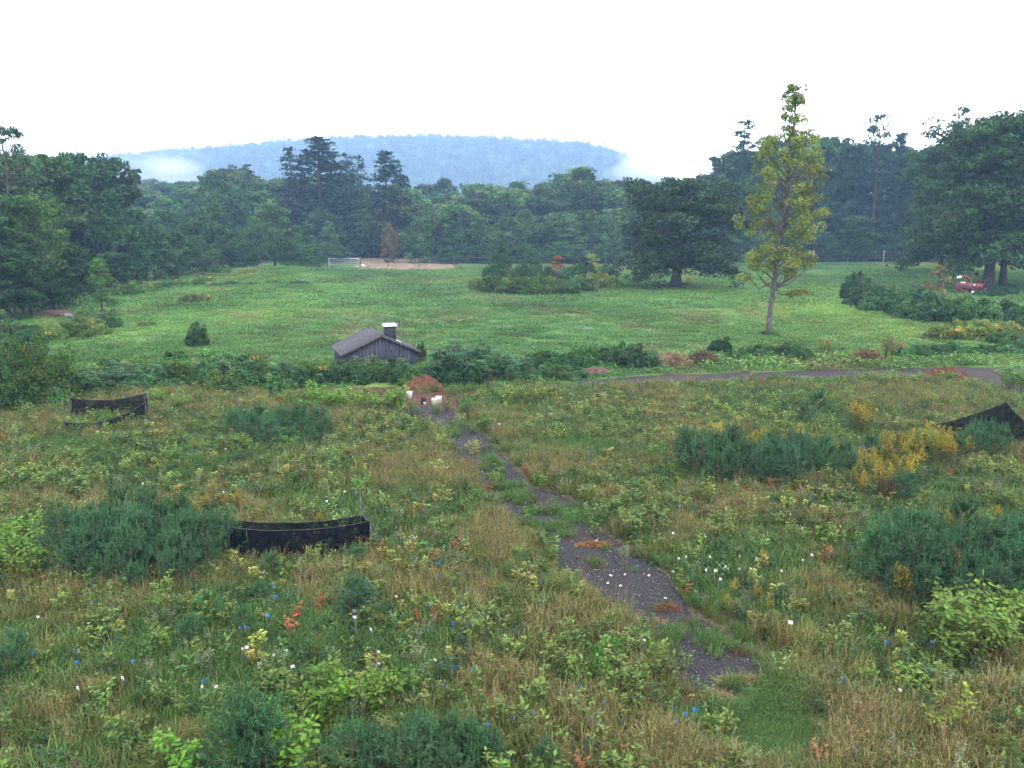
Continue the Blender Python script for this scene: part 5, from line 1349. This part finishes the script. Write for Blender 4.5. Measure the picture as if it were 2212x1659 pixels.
k = lambda x, y: S(780 + x / 4.424, 760 + y / 4.424)
bucket('white plastic bucket standing alone by the red earth', *k(1077, 1040), M['white_plastic'])
bucket('grubby white bucket in front of the clean white bucket', *k(1355, 1118), M['white_plastic'], .97)
bucket('clean white bucket touching the grubby one', *k(1402, 1098), M['white_plastic'])
bucket('black bucket between the white buckets', *k(1232, 1105), M['black_plastic'], .88)
bucket('small pale pot next to the black bucket', *k(1245, 1112), M['white_plastic'], .42)

# ---- mounds and heaps
def mound(name, label, cat, xy, w, d, h, mat, seed, strands=0, scol=None):
    r = np.random.default_rng(seed); n = 26
    u = np.linspace(-1, 1, n); A, B = np.meshgrid(u, u)
    R2 = np.hypot(A, B) * (1 + .22 * np.sin(3 * np.arctan2(B, A) + seed))
    Z = h * np.cos(np.clip(R2, 0, 1) * np.pi / 2) ** .75 * (.75 + .5 * fbm(A * 3 + seed, B * 3, 1.0, 3)) + .05 * r.normal(size=A.shape) * (R2 < .95) * h - .1 * (R2 >= 1)
    b = MB(); ii = (np.arange(n - 1)[:, None] * n + np.arange(n - 1)[None]).ravel()
    b.add(np.stack([A * w / 2, B * d / 2, Z], -1), np.stack([ii, ii + 1, ii + n + 1, ii + n], -1), np.array(scol[0]) * .38 if scol else (1, 1, 1))
    parts_ = [('body', b.mesh('body', mat, True))]
    if strands:
        s = MB(); m = strands
        a = r.uniform(-.9, .9, (m, 2)); rr = np.hypot(a[:, 0], a[:, 1]); z = h * np.cos(np.clip(rr, 0, 1) * np.pi / 2) ** .75
        p = np.stack([a[:, 0] * w / 2, a[:, 1] * d / 2, z * .95 + .02], 1); T = rand_dir(r, m); T[:, 2] = np.abs(T[:, 2]) * .35 + .05
        kites(s, p - unit(T) * .15, T, rand_dir(r, m), .45 * (.5 + .8 * r.random(m)) * (1 if w > 1.5 else .6), .045 if w > 1.5 else .016, tints(r, m, np.array(scol)[r.integers(0, len(scol), m)] * .62, .25), .1)
        o = s.mesh('straw', M['straw']); parts_.append(('straw', o))
    e = place(name, parts_, xy, label, cat, rz=0)
    for ch in e.children:
        if ch.name.startswith('straw'): ch['kind'] = 'stuff'
    return e
mound('earth_mound', 'rounded mound of red earth behind the buckets', 'mound', P(918, 838), 2.2, 1.6, .62, M['redmound'], 1)
mound('earth_mound', 'reddish brown earth mound on the edge of the dark road', 'mound', P(2042, 822), 2.7, 1.6, .72, M['redmound'], 2, 260, [(.14, .06, .03), (.1, .05, .03)])
mound('earth_mound', 'low pale pinkish earth mound under the dark hedge', 'mound', P(1288, 808), 1.9, 1.2, .42, M['pinksoil'], 3)
mound('earth_mound', 'flat spill of red earth beside the leaning orange stick', 'mound', P(832, 848), 2.2, 1.2, .22, M['redsoil'], 4)
mound('straw_pile', 'long pile of tan straw and brown brush along the roadside', 'straw pile', P(1448, 792), 2.6, 1.3, .8, M['straw'], 5, 1500, [(.24, .17, .1), (.3, .22, .13), (.17, .11, .07)])
mound('brush_pile', 'dark reddish brown brush heap adjoining the straw pile', 'brush pile', P(1518, 788), 2.3, 1.2, .75, M['straw'], 6, 1300, [(.09, .062, .042), (.13, .085, .055), (.2, .145, .095)])
mound('hay_heap', 'rounded brown heap of old hay by the russet sumacs', 'hay heap', P(1872, 784), 2.2, 1.4, .8, M['straw'], 7, 1500, [(.15, .1, .062), (.2, .145, .09), (.1, .068, .044)])
mound('earth_bank', 'bare brownish earth bank at the foot of the dark wood', 'bank', P(122, 684), 3.8, 2.0, .5, M['pinksoil'], 8)
mound('hay_tuft', 'orange-brown clump of dead grass lying across the gravel path', 'dead grass', P(1282, 1182), 1.0, .28, .1, M['straw'], 9, 420, [(.3, .15, .06), (.22, .11, .05)])
mound('hay_tuft', 'pile of pale pulled straw at the end of the gravel path', 'straw', P(1530, 1510), .95, .5, .09, M['straw'], 10, 1300, [(.32, .24, .13), (.24, .16, .09), (.16, .08, .05)])
mound('hay_tuft', 'long wisp of pale straw curving across the path end', 'straw', P(1600, 1472), 1.1, .25, .07, M['straw'], 11, 700, [(.32, .25, .14), (.26, .2, .11)])
mound('hay_tuft', 'reddish dead grass tuft beside the dark gravel', 'dead grass', P(1440, 1318), .6, .3, .12, M['straw'], 12, 320, [(.14, .06, .04), (.2, .11, .07)])
mound('hay_tuft', 'flattened tan straw at the lower edge of the gravel', 'straw', P(1400, 1345), .9, .35, .05, M['straw'], 13, 380, [(.26, .19, .12), (.2, .14, .09)])
mound('hay_tuft', 'small brown root ball beside the orange stake', 'dead grass', P(1605, 1412), .26, .22, .12, M['straw'], 14, 160, [(.14, .07, .04), (.18, .1, .06)])
mound('brown_bush', 'dead brown brush leaning out of the sumac clump', 'brush', P(1045, 828), 1.0, .6, .8, M['straw'], 15, 500, [(.14, .07, .05), (.18, .1, .07)])

def rock(label, xy, s, mat, seed, name='stone', cat='stone', sink=.15):
    r = np.random.default_rng(seed); b = pebble(seed)
    V = b.V[0] * np.array(s); me = MB().add(V, b.F[0]).mesh(name, mat)
    o = props(link(name, me), label, cat); o.location = (float(xy[0]), float(xy[1]), hz(*xy[:2]) + .03 + s[2] * (.55 - sink)); o.rotation_euler = (0, 0, r.random() * 6)
    return o
rock('flat grey boulder lying in the short grass of the hay field', P(1267, 714), (.62, .4, .16), M['stone'], 3, 'boulder', 'boulder', .1)
rock('small pale stone in the grass between oak and maple', P(1532, 698), (.35, .3, .2), M['stone'], 5)
rock('white plastic drum lying beside the metal gate', P(783, 574), (.6, .4, .35), M['white_tag'], 6, 'drum', 'drum')
rock('grey rock in the grass at the foot of the dark wood', P(150, 690), (.9, .6, .45), M['stone'], 8, 'boulder', 'boulder')
for i, q in enumerate(crop(1100, 1000, 2.765, [(1278, 1218), (1248, 1298), (1180, 1228), (1160, 1280), (1560, 1382), (1445, 1228)])):
    rock('small white stone on the dark gravel of the path', P(*q), (.05, .045, .035), M['white_tag'], 20 + i)['group'] = 'white stones on the path'
rock('large white stone at the edge of the dark gravel', P(*crop(1100, 1000, 2.765, [(1612, 1207)])[0]), (.075, .07, .06), M['white_tag'], 31)
rock('reddish stone on the dark gravel below dead grass', P(*crop(1100, 1000, 2.765, [(950, 1105)])[0]), (.07, .06, .04), M['redmound'], 32)
for i, q in enumerate(crop(1800, 1450, 2.9105, [(390, 557), (900, 608), (1118, 910)]) + crop(1100, 1000, 2.765, [(1085, 985)])):
    rock('small scrap of white litter on the ground by the path', P(*q), (.07, .04, .015), M['white_tag'], 40 + i, 'litter_scrap', 'litter')['group'] = 'white scraps by the path'

# ---- tubular gate and wire fences
def gate():
    a, b = P(711, 577), P(776, 577); a[1] = b[1] = (a[1] + b[1]) / 2
    L = b[0] - a[0]
    e = props(empty('field_gate', (a[0], a[1], hz(a[0], a[1]))), 'pale galvanised tube gate with mesh at the far side of the hay field', 'gate')
    H0, H1 = .25, 1.75
    part('frame', MB().tube([(0, 0, H0), (0, 0, H1), (L, 0, H1), (L, 0, H0), (0, 0, H0)], .06, 6), M['steel'], e)
    for i in range(1, 4):
        z = H0 + (H1 - H0) * i / 4
        part('rail', MB().tube([(0, 0, z), (L, 0, z)], .014, 5), M['steel'], e)
    for i in range(1, 12):
        x = L * i / 12
        part('mesh_wire', MB().tube([(x, 0, H0), (x, 0, H1)], .008, 4), M['steel'], e)
    for x in (-.14, L + .14):
        part('post', MB().tube([(x, 0, -.3), (x, 0, 1.95)], .09, 7), M['dark_post'], e)
gate()
def fence(label, pts, h, mat, rails, r=.06, rr=.012, rmat='wire'):
    c0 = np.array((pts[0][0], pts[0][1], hz(*pts[0][:2])))
    e = props(empty('wire_fence', c0), label, 'fence')
    q = [np.array((p[0], p[1], hz(p[0], p[1]))) - c0 for p in pts]
    for p in q:
        part('post', MB().tube([p - (0, 0, .3), p + (RND.gauss(0, .04), RND.gauss(0, .04), h * RND.uniform(.95, 1.06))], r, 6), M[mat], e)
    for z in rails:
        part('wire', MB().tube(np.array([p + np.array((0, 0, z)) for p in q]), rr, 4), M[rmat], e)
fence('dark post fence running on from the metal gate past bare sand', [P(780, 576.5), P(838, 576.5), P(906, 578), P(982, 575), P(1060, 572), P(1140, 570)], 2.0, 'dark_post', (.4, .9, 1.7), .07, .016)
fence('low rail fence between the wood and the metal gate', [P(668, 575), P(690, 576), P(707, 577)], 1.1, 'dark_post', (.5, .95), .06, .03, 'dark_post')
fence('tall pale wooden post fence along the dark wood behind the oaks', [at(x, 193) for x in (1265, 1308, 1362, 1480, 1560, 1680, 1756, 1830, 1908, 1978, 2055, 2135, 2210, 2290)], 2.6, 'post', (.4, .8, 1.2, 1.6, 2.0, 2.4), .085, .008)
fence('thin dark posts along the field edge under the low round trees', [P(388, 606), P(425, 600), P(452, 594)], 1.6, 'dark_post', (.5, 1.2), .06, .01)
b = MB(); b.tube([(0, 0, -.2), (.05, 0, 1.0), (.1, 0, 2.2)], [.75, .6, .5], 9)
place('tree_stump', [('trunk', b.mesh('trunk', M['bark'], True))], at(1757, 196), 'thick dark broken trunk at the wood edge behind the maple', 'stump')

# ---- wood chipper
def chipper():
    p = P(2092, 634); p[1] -= 0
    e = props(empty('wood_chipper', (p[0], p[1], hz(p[0], p[1])), .12), 'red wood chipper with curved discharge chute parked by the oaks', 'wood chipper')
    red = M['red_paint']
    body = part('engine_housing', MB().box((-.95, 0, 1.02), (.95, 1.0, .95)).box((-.95, 0, .5), (.9, .9, .1)), red, e)
    m = body.modifiers.new('edge', 'BEVEL'); m.width = .06; m.segments = 2
    part('fuel_cap', MB().tube([(-.85, 0, 1.5), (-.85, 0, 1.58)], .3, 14), M['galv'], body)
    part('grille', MB().box((-.95, -.515, 1.0), (.6, .02, .5)), M['black_metal'], body)
    a = np.linspace(0, 2 * np.pi, 25)
    dr = part('drum_housing', MB().tube([(.05, -.35, 1.0), (.05, .35, 1.0)], .5, 16).box((.05, 0, .66), (.75, .66, .3)), red, e)
    t = np.linspace(0, 1, 9); ang = t * math.radians(115)
    cx = .15 - 1.0 * (1 - np.cos(ang)) ** .9; cz = 1.35 + .95 * np.sin(ang)
    pt = np.stack([cx, np.zeros(9), cz], 1); pt = np.vstack([[(.22, 0, .9)], pt])
    ch = part('discharge_chute', MB().tube(pt, [.2, .19, .18, .17, .165, .16, .155, .15, .145, .14], 8), red, e, True)
    part('chute_hood', MB().box(pt[-1] + np.array((-.2, 0, -.03)), (.45, .3, .22), roty(-.25)), M['galv'], ch)
    for z, s in ((.62, 1), (1.1, 1)):
        pass
    hop = MB()
    x0, x1 = .42, 1.45
    hop.add([(x0, -.3, .75), (x0, .3, .75), (x0, .3, 1.3), (x0, -.3, 1.3), (x1, -.62, .6), (x1, .62, .6), (x1, .62, 1.42), (x1, -.62, 1.42)], [(0, 1, 5, 4), (2, 3, 7, 6), (0, 4, 7, 3), (1, 2, 6, 5)])
    ho = part('infeed_hopper', hop, red, e); sd = ho.modifiers.new('t', 'SOLIDIFY'); sd.thickness = .03
    part('feed_tray', MB().box((x1 + .3, 0, .72), (.62, 1.2, .04), roty(-.25)), red, ho)
    part('feed_roller', MB().tube([(x0 + .1, -.28, 1.0), (x0 + .1, .28, 1.0)], .16, 10), M['black_metal'], ho)
    for y in (-.5, .5):
        part('chassis_rail', MB().box((0, y * .8, .42), (2.9, .1, .14)), red, e)
    part('axle', MB().tube([(0, -.7, .38), (0, .7, .38)], .05, 8), M['black_metal'], e)
    for y in (-.72, .72):
        w = part('wheel', MB().tube([(0, y - .1, .37), (0, y - .08, .37), (0, y + .08, .37), (0, y + .1, .37)], [.3, .37, .37, .3], 18), M['rubber'], e, False)
        part('rim', MB().tube([(0, y - .115, .37), (0, y + .115, .37)], .2, 12), M['white_plastic'], w)
        part('mudguard', MB().box((0, y, .8), (.95, .26, .03)), red, e)
    part('drawbar', MB().tube([(-1.4, 0, .42), (-2.6, 0, .45)], .06, 6), M['black_metal'], e)
    part('jack_stand', MB().tube([(-2.3, 0, 0), (-2.3, 0, .8)], .05, 8), M['black_metal'], e)
    part('control_box', MB().box((.35, -.45, 1.25), (.2, .12, .25)), M['white_plastic'], e)
    part('feed_control_bar', MB().tube([(x1, -.66, .8), (x1 + .1, -.66, 1.75), (x1 + .1, .66, 1.75), (x1, .66, .8)], .03, 6), red, ho)
chipper()

# ---- moist air between here and the hill
hm = bpy.data.materials.new('haze'); hm.use_nodes = True
hm.node_tree.nodes.clear()
ho_ = hm.node_tree.nodes.new('ShaderNodeOutputMaterial'); hv = hm.node_tree.nodes.new('ShaderNodeVolumePrincipled')
hv.inputs['Color'].default_value = (.36, .56, .93, 1); hv.inputs['Density'].default_value = HAZE_DENSITY; hv.inputs['Anisotropy'].default_value = 0.0
hm.node_tree.links.new(hv.outputs[0], ho_.inputs['Volume'])
hb = link('haze', MB().box((0, 1450, 112), (4860, 3800, 232)).mesh('haze', hm))
props(hb, 'pale blue moist air over the fields and hill', 'haze', kind='stuff')

# ---- added white haze volumes standing in for lens glare beside the hill
def glare_mist(label, xd, yd, Yd, parts_):
    c0 = at(xd, Yd); z0 = top_z(yd, Yd)
    t = (1 + 5 ** .5) / 2
    e = props(empty('mist', (c0[0], c0[1], z0)), label, 'mist', kind='stuff')
    for i, (dx, dy, dz, rx, ry, rz_, den) in enumerate(parts_):
        m = bpy.data.materials.new('mist'); m.use_nodes = True; m.node_tree.nodes.clear()
        mo = m.node_tree.nodes.new('ShaderNodeOutputMaterial'); mv = m.node_tree.nodes.new('ShaderNodeVolumePrincipled')
        mv.inputs['Color'].default_value = (.93, .96, 1, 1); mv.inputs['Density'].default_value = den
        m.node_tree.links.new(mv.outputs[0], mo.inputs['Volume'])
        a, b_ = np.meshgrid(np.linspace(0, 2 * np.pi, 24, endpoint=False), np.linspace(.05, np.pi - .05, 13))
        V = np.stack([dx + rx * np.sin(b_) * np.cos(a), dy + ry * np.sin(b_) * np.sin(a), dz + rz_ * np.cos(b_)], -1)
        q = MB(); ii = (np.arange(12)[:, None] * 24 + np.arange(24)[None]); jj = np.arange(12)[:, None] * 24 + (np.arange(24)[None] + 1) % 24
        q.add(V, np.stack([ii, ii + 24, jj + 24, jj], -1).reshape(-1, 4)); q.F.append(np.arange(24)[None]); q.F.append((np.arange(24)[None] + 288)[:, ::-1])
        w_ = link('mist_bank', q.mesh('mist_bank', m), e); w_['kind'] = 'stuff'
def wisps(n, sx, sz, dy, dz, rx, rz_, den):
    out = []
    for i in range(n):
        a = RND.uniform(*rx)
        out.append((RND.gauss(0, sx), dy + RND.gauss(0, 8), dz + RND.gauss(0, sz), a, a * 1.2, RND.uniform(*rz_), den * RND.uniform(.6, 1.4)))
    return out
glare_mist('white mist drifting over the trees in the gap before the hill', 385, 366, 330, wisps(16, 9, 2.6, 0, 0, (5, 14), (2, 5.5), .0021) + wisps(10, 7, 4, -75, -8, (6, 12), (4, 9), .0022))
glare_mist('white mist filling the saddle between hill and spire-topped pine', 1440, 360, 340, wisps(12, 9, 2.2, 0, 1, (8, 18), (3, 7), .0045) + [(0, 0, 1, 15, 20, 5, .008)])

# ================================================================== tell look-alikes apart by what they stand near
LAND = {'shed': P(824, 795), 'white buckets': P(938, 868), 'broad pen': P(650, 1215), 'sensor post': P(775, 1405), 'lone oak': P(1460, 617), 'metal gate': P(743, 577),
        'yellowing maple': P(1660, 722), 'wood chipper': P(2092, 634), 'straw pile': P(1448, 792), 'round bush': P(1555, 768), 'hay heap': P(1872, 784), 'tented netting': P(2165, 962),
        'sagging netting': P(230, 930), 'grey boulder': P(1267, 714), 'roadside mound': P(2042, 822), 'feathery weed': P(1310, 1460), 'dock stalks': P(1918, 1106),
        'tallest pine': at(697, 216), 'russet tree': at(842, 199), 'gappy pine': at(1880, 205), 'cone-shaped tree': at(222, 83), 'thick oak': P(2133, 622), 'straw wisp': P(1530, 1515), 'buckets': P(938, 868), 'gate': P(743, 577), 'maple': P(1660, 722), 'chipper': P(2092, 634), 'berm': at(585, 148)}
ONES = 'first second third fourth fifth sixth seventh eighth ninth tenth eleventh twelfth thirteenth fourteenth fifteenth sixteenth seventeenth eighteenth nineteenth'.split()
TENS = {2: ('twentieth', 'twenty'), 3: ('thirtieth', 'thirty'), 4: ('fortieth', 'forty')}
def ordinal(i):
    if i < 20: return ONES[i - 1]
    return TENS[i // 10][0] if i % 10 == 0 else TENS[i // 10][1] + '-' + ONES[i % 10 - 1]
same = {}
for o in COL.objects:
    if o.parent is None and o.get('label') and not o.get('kind'):
        same.setdefault(o['label'], []).append(o)
for lab, os_ in same.items():
    if len(os_) < 2: continue
    if len(lab.split()) > 12: print('LONG', lab)
    pos = np.array([o.location[:2] for o in os_]); c = pos.mean(0); ext = np.linalg.norm(pos - c, axis=1).max()
    words_ = set(lab.replace(',', '').split())
    best = min([q for q in LAND if len(lab.split()) + 3 + len(q.split()) <= 16] or ['shed', 'gate'], key=lambda q: abs(np.linalg.norm(LAND[q][:2] - c) - 1.3 * ext) + (8 if words_ & set(q.split()) - {'oak', 'pine', 'pen', 'netting'} else 0))
    sizes = [o.scale[2] for o in os_]
    cls = [''] * len(os_)
    if len(os_) > 9 and len(lab.split()) + 4 + len(best.split()) <= 16:
        rank = np.argsort(np.argsort(sizes)) / len(os_)
        cls = ['smaller ' if q < .34 else ('larger ' if q > .67 else 'mid-sized ') for q in rank]
    for cl in set(cls):
        idx_ = [i for i in range(len(os_)) if cls[i] == cl]
        idx_.sort(key=lambda i: np.linalg.norm(pos[i] - LAND[best][:2]))
        for n_, i in enumerate(idx_):
            os_[i]['label'] = cl + lab + ', ' + ordinal(n_ + 1) + ' from the ' + best
